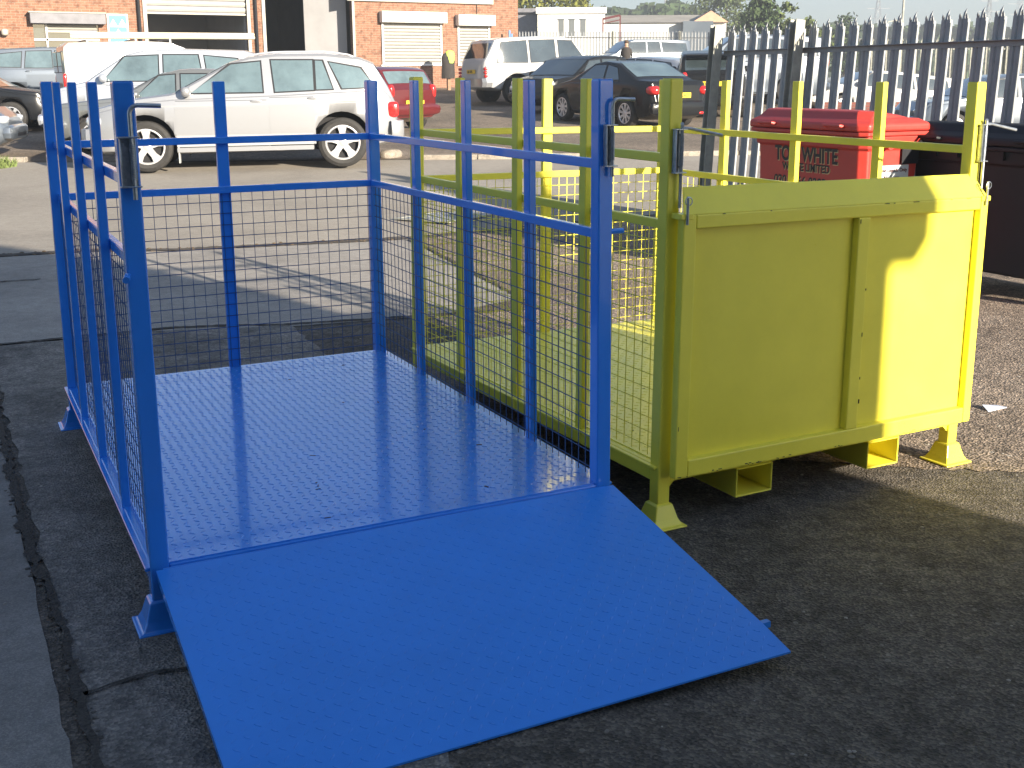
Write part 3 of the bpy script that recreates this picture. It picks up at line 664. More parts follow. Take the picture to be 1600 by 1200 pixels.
class Car:
    def __init__(s, name, label, loc, rot, body, Wd, top, belt, bot, tw=.74, glassm=None, cut=None, cat='car', group=None):
        s.root = empty(name, (loc[0], loc[1], gz(loc[0], loc[1])), radians(rot)); tag(s.root, label, cat, group)
        # tilt the car with the slope it stands on
        a = radians(rot); e = .9
        gx_ = (gz(loc[0]+cos(a)*e, loc[1]+sin(a)*e)-gz(loc[0]-cos(a)*e, loc[1]-sin(a)*e))/(2*e)
        s.root.rotation_euler = (0, -math.atan(gx_), radians(rot))
        s.bm = body; s.W = Wd; s.top = sorted(top); s.belt = sorted(belt); s.bot = sorted(bot); s.tw = tw
        s.x0 = s.top[0][0]; s.x1 = s.top[-1][0]; s.H = max(z for _, z in top); s.gl = glassm or M['glass']
        s.bref = sum(z for _, z in belt)/len(belt)
        xs = set(); n = 44
        for k in range(n+1): xs.add(round(s.x0+(s.x1-s.x0)*k/n, 4))
        for L in (top, belt, bot):
            for x, _ in L: xs.add(round(x, 4))
        xs = sorted(xs); xs = [x for i, x in enumerate(xs) if i == 0 or x-xs[i-1] > .012]
        mb = MB(); rings = []
        for x in xs:
            half = s.sec(x); rings.append([(x, y, z) for y, z in half]+[(x, -y, z) for y, z in half[-2:0:-1]])
        mb.loft(rings, 0, True)
        o = mb.build('body', [s.bm, M['dark']], s.root, angle=28); s.body = o
        s.cuts = cut or []
        if s.cuts:
            c = MB(); n = 28
            for wx, r in s.cuts:
                for sd in (-1, 1):
                    ya, yb = sd*(Wd/2-.30), sd*(Wd/2+.2)
                    c.loft([[(wx+r*cos(2*pi*k/n), yy, r*.93+r*sin(2*pi*k/n)) for k in range(n)] for yy in (ya, yb)], 0)
            cu = c.build('cutter', M['dark']); cu.matrix_world = s.root.matrix_world
            cu.parent = s.root
            bpy.context.view_layer.update()
            boolcut(o, cu); bpy.data.objects.remove(cu)
            for p in o.data.polygons:
                cc = p.center
                for wx, r in s.cuts:
                    d = math.hypot(cc.x-wx, cc.z-r*.93)
                    if abs(cc.y) < Wd/2-.02 and (abs(d-r) < .02 and abs(p.normal.y) < .5 or (d < r and abs(abs(cc.y)-(Wd/2-.30)) < .02)): p.material_index = 1
    def f(s, L, x): return lerp(x, [a for a, _ in L], [b for _, b in L])
    def sec(s, x):
        xc = (s.x0+s.x1)/2; e = abs(x-xc)/((s.x1-s.x0)/2); hw = s.W/2*(1-.16*e**5-.10*e**14)
        t, b, o = s.f(s.top, x), s.f(s.belt, x), s.f(s.bot, x); b = min(b, t-.012); te = max(b+.004, t-.05 if t-b > .15 else b+(t-b)*.6)
        def gy(z): return hw*(.945-(.945-s.tw)*min(1, max(0, (z-b)/max(.2, s.H-s.bref)))**1.15)
        P = [(0, o), (.78*hw, o), (.94*hw, o+.05), (.985*hw, o+.16*(b-o)+.03), (hw, o+.38*(b-o)), (.998*hw, o+.62*(b-o)), (.985*hw, b-.10*(b-o)-.01), (.965*hw, b-.02*(b-o))]
        P.append((gy(b), b))
        for k in (.25, .5, .75, 1): z = b+(te-b)*k; P.append((gy(z), z))
        P.append((gy(te)*.955, te+(t-te)*.62)); P.append((gy(te)*.82, t-.006)); P.append((gy(te)*.45, t)); P.append((0, t+.004))
        return P
    def sy(s, x, z):
        P = s.sec(x)[3:13]
        for (ya, za), (yb, zb) in zip(P, P[1:]):
            if za <= z <= zb and zb > za: return ya+(yb-ya)*(z-za)/(zb-za)
        return P[-1][0] if z > P[-1][1] else P[0][0]
    def tz(s, x, y):
        P = s.sec(x)[8:]; P = P[::-1]
        for (ya, za), (yb, zb) in zip(P, P[1:]):
            if ya <= y <= yb: return za+(zb-za)*(y-ya)/max(1e-6, yb-ya)
        return P[-1][1]
    def side(s, name, bl, br, tr, tl, m, off=.005, parent=None, sides=(1, -1), nu=10, nv=6, arch=0, rnd=0):
        """panel on the side skin from four corners (x, z)"""
        out = []
        for sd in sides:
            mb = MB(); vs = []
            for j in range(nv+1):
                v = j/nv
                for i in range(nu+1):
                    u = i/nu
                    x = (bl[0]+(br[0]-bl[0])*u)*(1-v)+(tl[0]+(tr[0]-tl[0])*u)*v; z = (bl[1]+(br[1]-bl[1])*u)*(1-v)+(tl[1]+(tr[1]-tl[1])*u)*v+arch*v*(1-(2*u-1)**2)
                    vs.append((x, sd*(s.sy(x, z)+off), z))
            mb.add(vs, [(j*(nu+1)+i, j*(nu+1)+i+1, (j+1)*(nu+1)+i+1, (j+1)*(nu+1)+i) for j in range(nv) for i in range(nu)], 0, True)
            o = mb.build(name, m, parent or s.root); out.append(o)
        return out
    def window(s, *c, name='side_window', frame=True, arch=0, sides=(1, -1)):
        if frame:
            cx_ = sum(p[0] for p in c)/4; cz_ = sum(p[1] for p in c)/4
            g_ = [(p[0]+(.022 if p[0] > cx_ else -.022), p[1]+(.02 if p[1] > cz_ else -.02)) for p in c]
            fr = s.side('window_frame', *g_, M['black'], .003, sides=sides, arch=arch)
        ww = s.side(name, *c, s.gl, .006, sides=sides, arch=arch)
        if frame:
            for a, b in zip(fr, ww): a.parent = b
        return ww
    def topglass(s, name, xa, xb, wf=.90, m=None, off=.007, za=None):
        mb = MB(); nu = 10; nv = 12; vs = []
        for j in range(nv+1):
            x = xa+(xb-xa)*j/nv
            sl = (s.f(s.top, x+.01)-s.f(s.top, x-.01))/.02; L = sqrt(1+sl*sl)
            P = s.sec(x); ye = P[12][0]*wf
            for i in range(nu+1):
                y = -ye+2*ye*i/nu; vs.append((x-sl/L*off, y, s.tz(x, abs(y))+off/L))
        mb.add(vs, [(j*(nu+1)+i, j*(nu+1)+i+1, (j+1)*(nu+1)+i+1, (j+1)*(nu+1)+i) for j in range(nv) for i in range(nu)], 0, True)
        return mb.build(name, m or s.gl, s.root)
    def wheels(s, xs, r, rr, spokes=5, rimm=None, w=.22):
        for x in xs:
            for sd in (1, -1): wheel(s.root, x, sd*(s.W/2-.02-w/2), r, rr, sd, spokes, w, rimm)
    def light(s, name, x, z, m, r=(.10, .09, .08), inset=.04, sides=(1, -1), p=3, yo=0):
        for sd in sides:
            mb = MB(); y = s.sy(x, z)-inset-yo; mb.blob((x, sd*y, z), r, p); mb.build(name, m, s.root)
    def door(s, xa, xb, z0=None, z1=None, handle=None, back=True, sides=(1, -1), cutr=0):
        zb = min(s.f(s.belt, xa), s.f(s.belt, xb))-.03; zl = (z0 or s.f(s.bot, (xa+xb)/2)+.10)
        sh = s.side('door_gap', (xa-.011, zl-.010), (xb+.011, zl-.010), (xb+.011, zb+.006), (xa-.011, zb+.006), M['dark'], .0012, sides=sides, nv=12)
        d = s.side('door', (xa, zl), (xb, zl), (xb, zb), (xa, zb), s.bm, .003, sides=sides, nv=12)
        for a, b, sd in zip(sh, d, sides):
            a.parent = b
            if handle:
                hx, hz = handle; y = s.sy(hx, hz)+.004
                mb = MB(); mb.blob((hx, sd*(y+.004), hz), (.085, .016, .018), 2.5); mb.build('door_handle', s.bm, b)
        return d
    def mirror(s, x, z, sides=(1, -1), m=None, r=(.07, .10, .075)):
        for sd in sides:
            y = s.sy(x, z-.03); mb = MB(); mb.blob((x, sd*(y+.10), z), r, 2.6); mb.bar((x, sd*(y-.01), z-.05), (x, sd*(y+.06), z-.03), .05, .03); mb.build('wing_mirror', m or s.bm, s.root)
    def plate(s, rear=True, z=.8, txt='', w=.52, h=.11, x=None, tilt=0):
        xx = x if x is not None else (s.x0-.012 if rear else s.x1+.012)
        mb = MB(); mb.box(xx-.006, xx+.006, -w/2, w/2, z-h/2, z+h/2); o = mb.build('number_plate', M['plate'] if rear else M['white'], s.root)
        if txt: text(txt, h*.95, M['ink'], o, (xx-.008 if rear else xx+.008, (w/2-.03) if rear else -(w/2-.03), z-h*.34), (pi/2, 0, -pi/2 if rear else pi/2), bold=.001, sx=.86)
        return o
def rails(c, xa, xb, y=.55, z=None, m=None):
    for sd in (1, -1):
        mb = MB(); n = 10; pts = []
        for k in range(n+1):
            x = xa+(xb-xa)*k/n; zt = c.f(c.top, x); e = min(1, min(k, n-k)/1.2)
            pts.append((x, sd*y, zt-.035+.055*e))
        mb.tube(pts, .014, 8); mb.build('roof_rail', m or M['rim'], c.root)

# --- big silver estate-backed 4x4 on the road
c = Car('parked_car', 'large silver off-road estate car side-on in front of the others on the road', (3.94, 15.18), 164, M['silver'], 1.87,
        [(2.25, .60), (2.23, .80), (2.12, .93), (1.6, 1.06), (1.05, 1.13), (.98, 1.15), (.16, 1.58), (-.1, 1.65), (-.5, 1.69), (-1.2, 1.69), (-1.72, 1.63), (-1.92, 1.55), (-2.12, 1.22), (-2.21, 1.02), (-2.25, .95), (-2.27, .50)],
        [(2.25, .58), (2.12, .85), (1.6, .99), (1.0, 1.04), (-.5, 1.08), (-2.05, 1.14), (-2.2, .98), (-2.27, .48)],
        [(2.25, .40), (2.05, .26), (1.0, .25), (-1.85, .27), (-2.1, .32), (-2.27, .42)], tw=.70, glassm=M['glassblue'], cut=[(1.41, .43), (-1.41, .43)])
c.wheels((1.41, -1.41), .37, .255, 5, w=.25)
c.topglass('windscreen', .97, .20, .93); c.topglass('rear_window', -1.95, -2.09, .86)
c.window((.74, 1.13), (-.28, 1.13), (-.26, 1.57), (.16, 1.53)); c.window((-.46, 1.13), (-1.02, 1.15), (-1.02, 1.58), (-.42, 1.585))
c.window((-1.06, 1.155), (-1.30, 1.16), (-1.16, 1.57), (-1.06, 1.575)); c.window((-1.44, 1.165), (-1.93, 1.18), (-1.72, 1.46), (-1.26, 1.55))
c.door(.98, -.34, handle=(-.18, 1.0)); c.door(-.36, -1.02, handle=(-1.0, 1.03))
c.side('body_crease', (1.5, .935), (-1.95, .955), (-1.95, .962), (1.5, .942), M['cladding'], .004)
c.mirror(.80, 1.15); rails(c, .1, -1.75, .60)
c.side('lower_cladding', (.98, .36), (-.98, .36), (-.98, .52), (.98, .52), M['cladding'], .010)
c.side('sill', (.98, .28), (-.98, .28), (-.98, .345), (.98, .345), M['silver'], .022)
c.light('tail_light', -2.18, .84, M['redlens'], (.10, .09, .12), .045, p=4); c.light('headlight', 2.12, .74, M['lens'], (.13, .17, .085), .10, p=3)
for sd in (1, -1):
    for x0_, z_ in ((.96, .20), (-1.0, .22)):
        if x0_ > 0:
            mb = MB(); mb.box(x0_-.01, x0_+.012, sd*.80, sd*.93, .12, .46); bevel(mb.build('mud_flap', M['cladding'], c.root), .004, 1)
mb = MB()
mb.loft([[(x, y, z) for y, z in ((-.86*e, .42), (.86*e, .42), (.90*e, .55), (.86*e, .68), (-.86*e, .68), (-.90*e, .55))] for x, e in ((-2.15, 1.0), (-2.25, .99), (-2.33, .92), (-2.35, .85))], 0, True); bevel(mb.build('rear_bumper', M['silver'], c.root), .01, 2)
mb = MB(); mb.loft([[(x, y, z) for y, z in ((-.86*e, .36), (.86*e, .36), (.88*e, .52), (.84*e, .64), (-.84*e, .64), (-.88*e, .52))] for x, e in ((2.12, 1.0), (2.25, .95), (2.33, .82))], 0, True); bevel(mb.build('front_bumper', M['silver'], c.root), .01, 2)
mb = MB()
for y in (-.17, .17): mb.blob((2.245, y, .76), (.03, .13, .085), 4)
mb.build('grille', M['black'], c.root)
# --- pale silver hatchback behind it
def hatch(name, label, loc, rot, body, L=4.1, Wd=1.72, H=1.44, r=.31, gl=None, tw=.72, rear=.25, cowl=.62, plate=None, spokes=7, wb=2.5, est=0, mir=True, bonnet=.86, dr=True, tail=(.09, .07, .15), tailz=.88, rimm=None, doors=2):
    f = wb/2; x1 = f+L*.19; x0 = x1-L; k = H/1.44
    c = Car(name, label, loc, rot, body, Wd,
            [(x1, .52), (x1-.03, .68), (x1-.25, bonnet*k), (cowl+.42, .96*k), (cowl-.30, 1.36*k), (cowl-.60, 1.425*k), (-.4, H), (x0+.55-.25*est, H-.04), (x0+.38-.25*est, H-.09), (x0+.12, 1.00*k), (x0+.03, .92*k), (x0, .48)],
            [(x1, .50), (x1-.25, .78*k), (cowl+.3, .90*k), (-.5, .93*k), (x0+.2, .97*k), (x0+.03, .80*k), (x0, .46)],
            [(x1, .32), (x1-.3, .20), (x0+.4, .20), (x0, .32)], tw=tw, glassm=gl, cut=[(f, r+.05), (-f, r+.05)])
    c.wheels((f, -f), r, r*.66, spokes, w=.19, rimm=rimm)
    c.topglass('windscreen', cowl+.40, cowl-.27, .93); c.topglass('rear_window', x0+.35-.22*est, x0+.16, .88)
    zb = .95*k
    c.window((cowl+.12, zb), (-.12, zb), (-.12, 1.33*k), (cowl-.28, 1.31*k)); c.window((-.22, zb), (-.92, zb+.02), (-.84, 1.33*k), (-.22, 1.335*k))
    c.window((-1.02, zb+.03), (x0+.48-.1*est, zb+.07), (x0+.68-.22*est, 1.27*k), (-.96, 1.32*k))
    if dr:
        c.door(f-.42, -.17, handle=(-.02, .86*k)); c.door(-.19, -.90, handle=(-.84, .88*k))
    if mir: c.mirror(cowl+.10, .99*k)
    c.light('headlight', x1-.12, .66*k, M['lens'], (.12, .15, .07), .12); c.light('tail_light', x0+.10, tailz*k, M['redlens'], tail, .05)
    mb = MB(); mb.blob((x0+.02, 0, .48), (.10, Wd*.45, .13), 4, 20, 8); mb.build('rear_bumper', body, c.root)
    mb = MB(); mb.blob((x1-.03, 0, .44), (.10, Wd*.43, .13), 4, 20, 8); mb.build('front_bumper', body, c.root)
    mb = MB(); mb.blob((x1+.04, 0, .42), (.03, Wd*.28, .06), 4, 16, 8); mb.build('grille', M['black'], c.root)
    if plate: c.plate(True, .62 if plate[0] == '#' else .72, plate.strip('#'))
    return c
hatch('parked_car', 'pale silver high-roofed hatchback between the white van and the nearest silver car', (3.55, 20.55), 162, M['silverblue'], L=4.3, Wd=1.76, H=1.74, r=.33, gl=M['glassblue'], cowl=.75, bonnet=.82)
hatch('parked_car', 'low dark silver saloon mostly hidden behind the nearest silver car', (3.45, 18.45), 162, M['greylight'], L=4.2, Wd=1.62, H=1.40, r=.30, gl=M['glassblue'], cowl=.42)
hatch('parked_car', 'dark red hatchback seen from behind beyond the nearest silver car', (7.99, 22.26), 112, M['redcar'], L=4.0, Wd=1.68, H=1.40, r=.30, plate='#T012 ABC', cowl=.55, gl=M['glassblue'])
hatch('parked_car', 'grey tall estate car with rounded quarter window at the left edge', (2.95, 32.42), -5, M['greycar'], L=4.4, Wd=1.8, H=1.68, r=.34, gl=M['glassblue'], cowl=.7)
hatch('parked_car', 'dark estate car in the back row under the black shutter box', (3.6, 33.4), -5, M['greylight'], L=4.7, Wd=1.75, H=1.50, r=.32, gl=M['glassblue'], cowl=.8, est=1) if False else None
hatch('parked_car', 'black car nosing in with its front wheel turned at the left edge', (.22, 25.82), -20, M['blackcar'], L=4.2, Wd=1.76, H=1.42, r=.32, cowl=.6, spokes=8)
hatch('parked_car', 'grey car showing only its front corner behind the grass tuft', (-1.15, 18.65), -14, M['greycar'], L=4.2, Wd=1.74, H=1.42, r=.31, cowl=.6, spokes=8)
# --- white van with long tubes on the roof
c = Car('parked_van', 'white panel van with long tubes on its roof rack', (4.6, 27.25), 2, M['whitecar'], 1.78,
        [(2.0, .55), (1.97, .85), (1.75, .98), (1.25, 1.10), (.62, 1.70), (.3, 1.83), (-.3, 1.87), (-2.0, 1.86), (-2.12, 1.80), (-2.2, 1.2), (-2.22, .5)],
        [(2.0, .5), (1.75, .88), (1.2, 1.0), (-2.15, 1.05), (-2.22, .45)], [(2.0, .35), (1.8, .22), (-2.0, .24), (-2.22, .35)], tw=.80, cut=[(1.3, .38), (-1.3, .38)])
c.wheels((1.3, -1.3), .32, .2, 8, w=.19)
c.topglass('windscreen', 1.2, .64, .92)
c.window((1.0, 1.05), (.15, 1.05), (.15, 1.62), (.58, 1.60))
mb = MB()
for sd in (1, -1): mb.box(-2.215, -2.15, *sorted((sd*.06, sd*.72)), 1.16, 1.66)
bevel(mb.build('rear_window', M['glass'], c.root), .02, 2)
c.light('tail_light', -2.16, .95, M['redlens'], (.05, .05, .2), .02)
for x in (-1.6, -.5, .3):
    mb = MB(); mb.bar((x, -.68, 1.90), (x, .68, 1.90), .04, .03); mb.box(x-.02, x+.02, -.70, -.66, 1.80, 1.90); mb.box(x-.02, x+.02, .66, .70, 1.80, 1.90)
    mb.build('roof_bar', M['galv'], c.root)
tb = empty('pipe_bundle', (0, 0, 0)); tag(tb, 'long cream plastic tubes lying on the roof rack of the white van', 'pipes')
tb.matrix_world = Matrix.Translation((4.6, 27.25, gz(4.6, 27.25)))@Matrix.Rotation(radians(-4), 4, 'Z')
for y, z, r_ in ((-.35, 1.955, .04), (-.25, 1.965, .05), (-.14, 1.955, .04), (-.30, 2.03, .04)):
    mb = MB(); mb.tube([(-1.9, y, z), (2.4, y, z+.01)], r_, 10); mb.build('pipe', mat('cream tube', (.62, .55, .40), .5), tb)
# --- white luxury 4x4
c = Car('parked_car', 'white boxy luxury off-roader seen from its rear quarter by the brick wall', (15.65, 27.59), 2, M['whitecar'], 1.95,
        [(2.25, .7), (2.2, .98), (1.4, 1.10), (1.05, 1.14), (.45, 1.76), (.2, 1.83), (-.6, 1.86), (-1.75, 1.84), (-2.0, 1.78), (-2.32, 1.22), (-2.36, 1.05), (-2.38, .6)],
        [(2.25, .68), (2.2, .95), (1.4, 1.06), (-2.3, 1.10), (-2.38, .58)], [(2.25, .45), (2.0, .36), (-1.95, .38), (-2.38, .50)], tw=.78, cut=[(1.44, .44), (-1.44, .44)])
c.wheels((1.44, -1.44), .38, .25, 5, w=.25)
c.topglass('windscreen', 1.02, .50, .93); c.topglass('rear_window', -2.05, -2.28, .92)
c.window((.85, 1.14), (-.02, 1.14), (-.02, 1.73), (.42, 1.70)); c.window((-.14, 1.14), (-.95, 1.14), (-.95, 1.74), (-.14, 1.74)); c.window((-1.05, 1.14), (-2.0, 1.16), (-1.82, 1.70), (-1.05, 1.735))
c.door(.9, -.06, handle=(.06, 1.0)); c.door(-.10, -1.0, handle=(-.9, 1.0)); c.mirror(.85, 1.2)
for sd in (1, -1):
    for z in (.80, .90, 1.0): mb = MB(); mb.blob((-2.34, sd*.80, z), (.05, .07, .045), 3); mb.build('tail_light', M['redlens'], c.root)
c.plate(True, .93, 'LN05 RVR' if False else 'L60 OFR', x=-2.395)
mb = MB(); mb.loft([[(x, y, z) for y, z in ((-.9*e, .5), (.9*e, .5), (.95*e, .62), (.9*e, .74), (-.9*e, .74), (-.95*e, .62))] for x, e in ((-2.2, 1.0), (-2.38, 1.0), (-2.47, .9))], 0, True); mb.build('rear_bumper', M['silver'], c.root)
# --- small black retro hatchback facing us
c = hatch('parked_car', 'small black retro car facing the yard with round headlight', (14.95, 24.5), 203, M['blackcar'], L=3.65, Wd=1.68, H=1.41, r=.31, cowl=.62, wb=2.46, tw=.80, spokes=10, bonnet=.90, dr=False)
for sd in (1, -1):
    mb = MB(); mb.blob((1.78, sd*.58, .74), (.09, .13, .13), 2); mb.build('round_headlight', M['lens'], c.root)
    mb = MB(); n = 14; mb.tube([(1.23+.385*cos(pi*k/n), sd*.845, .31+.385*sin(pi*k/n)) for k in range(n+1)], .012, 6); mb.build('arch_trim', M['rim'], c.root)
# --- black coupe, rear three quarter view
c = Car('parked_car', 'low black coupe seen from its rear corner, red tail lights towards us', (13.8, 20.25), 95, M['blackcar'], 1.76,
        [(2.15, .5), (2.1, .68), (1.8, .80), (.95, .97), (.15, 1.36), (-.25, 1.42), (-.75, 1.39), (-1.35, 1.14), (-1.55, 1.06), (-1.98, 1.04), (-2.08, .95), (-2.12, .5)],
        [(2.15, .48), (1.8, .76), (.9, .90), (-1.2, .98), (-2.0, .99), (-2.12, .48)], [(2.15, .3), (1.8, .18), (-1.75, .2), (-2.12, .34)], tw=.70, cut=[(1.24, .37), (-1.24, .37)])
c.wheels((1.24, -1.24), .315, .22, 9, w=.2)
c.topglass('windscreen', .92, .22, .92); c.topglass('rear_window', -.72, -1.42, .86, M['glassblue'])
c.window((.60, .98), (-.35, 1.0), (-.35, 1.33), (.10, 1.31)); c.window((-.42, 1.0), (-.95, 1.03), (-.78, 1.28), (-.42, 1.33))
c.light('tail_light', -2.00, .84, M['redlens'], (.18, .15, .10), .06, p=2.4); c.light('headlight', 2.0, .62, M['lens'])
c.plate(True, .74, 'KN04 LAO', x=-2.125); c.door(.75, -.38, handle=(-.25, .86))
mb = MB(); mb.blob((-2.06, 0, .46), (.12, .80, .17), 4, 20, 8); mb.build('rear_bumper', M['blackcar'], c.root)
mb = MB(); mb.blob((-2.15, .55, .36), (.03, .07, .03), 3); mb.blob((-2.15, -.55, .36), (.03, .07, .03), 3); mb.build('fog_lamp', M['redlens'], c.root)
# --- others
c = hatch('parked_car', 'black hatchback with a roof spoiler backed up against the end of the fence', (17.25, 21.66), 56, M['blackcar'], L=4.1, Wd=1.78, H=1.58, r=.33, cowl=.6)
c.plate(True, .86, 'AV51 KJE', x=-2.40+.10)
mb = MB(); mb.loft([[(x, y, z) for y, z in ((-.62, 1.50), (.62, 1.50), (.62, 1.53), (-.62, 1.53))] for x in (-1.75, -2.02)], smooth=False); bevel(mb.build('spoiler', M['blackcar'], c.root), .01, 2)
hatch('parked_car', 'pale blue saloon between the two black cars near the far fence', (18.42, 26.36), 100, M['silverblue'], L=4.4, Wd=1.75, H=1.28, r=.31, cowl=.5)
hatch('parked_car', 'white estate car beyond the near fence behind the red bin', (24.69, 23.81), 160, M['whitecar'], L=4.5, Wd=1.76, H=1.45, r=.31, cowl=.7, est=1)
hatch('parked_car', 'light grey off-roader beyond the left end of the near fence', (20.3, 24.6), 160, M['greycar'], L=4.6, Wd=1.9, H=1.9, r=.36, cowl=.7, est=1)
hatch('parked_car', 'dark blue car with white bonnet light at the far right behind the fence', (20.4, 15.4), 160, M['greycar'], L=4.3, Wd=1.74, H=1.45, r=.31, cowl=.6)
hatch('parked_car', 'big dark people carrier behind the far fence', (30.3, 46.0), 172, M['greycar'], L=4.9, Wd=1.9, H=1.95, r=.35, cowl=1.0, est=1)
hatch('parked_car', 'dark hatchback parked beyond the right part of the far fence', (35.4, 44.5), 172, M['blackcar'], L=4.2, Wd=1.75, H=1.5, r=.32, cowl=.6)
hatch('parked_car', 'dark estate car in the back row behind the grey tall estate', (3.5, 29.9), -5, M['greylight'], L=4.5, Wd=1.75, H=1.5, r=.32, gl=M['glassblue'], cowl=.8, est=1) if False else None

# ------------------------------------------------------------------ brick workshop
YW = 34.5
def workshop():
    root = empty('brick_building', (10, YW, 1.1)); tag(root, 'orange brick workshop with two open roller doors and shuttered windows', 'building')
    def P(x): return x-10
    def Z(z): return z-1.1
    mb = MB(); T = .30
    xr = 18.19; xl = -16
    holes = [(2.45, 4.25, 2.05, 3.30), (5.62, 8.72, -1, 5.1), (9.22, 12.15, -1, 5.1), (13.10, 15.26, 2.02, 3.55), (15.86, 17.05, 2.02, 3.5)]
    xs = sorted(set([xl, xr]+[h[0] for h in holes]+[h[1] for h in holes]))
    for a, b in zip(xs, xs[1:]):
        h = next((h for h in holes if h[0] <= a and b <= h[1]), None)
        if not h: mb.box(P(a), P(b), 0, T, -2, Z(5.7))
        else:
            if h[2] > -1: mb.box(P(a), P(b), 0, T, -2, Z(h[2]))
            mb.box(P(a), P(b), 0, T, Z(h[3]), Z(5.7))
    mb.box(P(xr-T), P(xr), T, 14, -2, Z(5.7)); mb.box(P(xl), P(xl+T), T, 14, -2, Z(5.7)); mb.box(P(xl), P(xr), 14, 14.3, -2, Z(5.7))
    mb.build('wall', M['brick'], root)
    mb = MB(); mb.box(P(xl-.2), P(xr+.2), -.3, 14.5, Z(5.7), Z(5.85)); mb.build('roof', M['roofgrey'], root)
    mb = MB(); mb.box(P(5.0), P(9.0), T, 12, Z(1.15), Z(1.2)); mb.box(P(9.0), P(12.7), T, 12, Z(1.15), Z(1.2)); mb.build('floor', M['interiordark'], root)
    mb = MB(); mb.box(P(5.1), P(9.0), 6, 6.1, Z(1.2), Z(5.4)); mb.box(P(8.66), P(8.80), T, 6, Z(1.2), Z(5.4)); mb.box(P(5.0), P(5.1), T, 6, Z(1.2), Z(5.4)); mb.build('inner_wall', M['interior'], root)
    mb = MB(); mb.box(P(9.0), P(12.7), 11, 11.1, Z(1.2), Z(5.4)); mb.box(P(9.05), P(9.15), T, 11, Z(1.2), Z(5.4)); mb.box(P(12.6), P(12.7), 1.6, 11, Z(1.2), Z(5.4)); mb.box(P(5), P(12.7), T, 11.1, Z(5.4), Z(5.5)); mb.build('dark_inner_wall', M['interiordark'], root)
    mb = MB(); mb.add([(P(10.95), 1.5, Z(1.2)), (P(12.15), .7, Z(1.2)), (P(12.15), .7, Z(5.4)), (P(10.95), 1.5, Z(5.4)), (P(10.95), 1.58, Z(1.2)), (P(12.19), .78, Z(1.2)), (P(12.19), .78, Z(5.4)), (P(10.95), 1.58, Z(5.4))], [(0, 1, 2, 3), (7, 6, 5, 4), (0, 4, 5, 1), (1, 5, 6, 2), (2, 6, 7, 3), (3, 7, 4, 0)]); mb.build('partition', M['interior'], root)
    def curtain(x0, x1, z0, z1, m, name, y=-.0, pitch=.1, parent=root):
        mb = MB(); z = z0; v = []; n = int((z1-z0)/pitch)
        for k in range(n):
            a = z0+(z1-z0)*k/n; b = z0+(z1-z0)*(k+1)/n; q = (b-a)
            for zz, dy in ((a, .035), (a+q*.20, .035), (a+q*.24, 0), (a+q*.6, -.014), (a+q*.97, -.012)): v.append((zz, dy))
        v.append((z1, .035))
        vs = [(x, y+dy, zz) for zz, dy in v for x in (x0, x1)]
        mb.add(vs, [(2*i, 2*i+1, 2*i+3, 2*i+2) for i in range(len(v)-1)]); mb.m = [1 if (i % 5 == 0) else 0 for i in range(len(mb.f))]; mb.box(x0, x1, y-.02, y+.02, z0-.05, z0)
        return mb.build(name, [m, M['greymetal']], parent)
    # rolled-up door curtain over the left opening and its frame
    d = curtain(P(5.66), P(8.68), Z(3.54), Z(5.1), M['cream2'], 'roller_door', .06, .16)
    for a, b in ((5.55, 5.66), (8.68, 8.78), (9.16, 9.26), (12.12, 12.20)):
        mb = MB(); mb.box(P(a), P(b), -.05, -.002, -1, Z(5.1)); mb.build('door_frame', M['cream2'], root)
    for x in (5.42, 8.95):
        mb = MB(); mb.tube([(P(x), -.07, -1), (P(x), -.07, Z(5.6))], .05, 10); mb.build('drainpipe', M['black'], root)
    for x0, x1, z0, z1, zb in ((13.12, 15.28, 2.02, 3.38, 3.72), (15.86, 17.08, 2.02, 3.30, 3.66)):
        mb = MB(); mb.box(P(x0-.06), P(x1+.10), -.30, -.003, Z(zb-.36), Z(zb)); o = mb.build('shutter_box', M['white'], root); bevel(o, .01, 2)
        mb = MB(); mb.box(P(x0), P(x1), -.05, 0, Z(z0-.06), Z(z0)); mb.box(P(x0), P(x0+.06), -.05, -.004, Z(z0), Z(zb-.36)); mb.box(P(x1-.06), P(x1), -.05, -.004, Z(z0), Z(zb-.36)); mb.build('shutter_guide', M['white'], root)
        curtain(P(x0+.06), P(x1-.06), Z(z0+.05), Z(zb-.36), M['cream2'], 'window_shutter', -.02, .10)
    # dark shutter box over the left window
    mb = MB(); mb.box(P(2.37), P(4.43), -.34, -.003, Z(3.14), Z(3.44)); bevel(mb.build('shutter_box', M['greymetal'], root), .01, 2)
    mb = MB(); mb.box(P(2.34), P(4.45), -.37, -.0, Z(3.44), Z(3.47)); mb.build('box_capping', M['cream2'], root)
    mb = MB(); mb.box(P(2.45), P(4.25), .08, .12, Z(2.05), Z(3.14)); mb.build('window_pane', M['glass'], root)
    curtain(P(2.80), P(4.20), Z(2.95), Z(3.12), M['cream2'], 'window_shutter', .03, .10)
    mb = MB(); mb.box(P(2.45), P(4.25), -.02, .07, Z(2.66), Z(2.72)); mb.box(P(2.78), P(2.83), -.02, .07, Z(2.05), Z(3.14)); mb.build('window_frame', M['white'], root)
    # fascia sign band (only its lower edge is in view)
    mb = MB(); mb.box(P(11.95), P(17.2), -.10, -.003, Z(4.03), Z(4.9)); mb.build('fascia_board', M['cream2'], root)
    mb = MB(); mb.tube([(P(16.6), -.03, Z(3.7)), (P(16.6), -.03, Z(4.03))], .01, 6); mb.build('cable', M['black'], root)
    # test station sign: white triangles on pale blue
    mb = MB(); x0, x1, z0, z1 = 4.50, 5.10, 2.55, 3.46
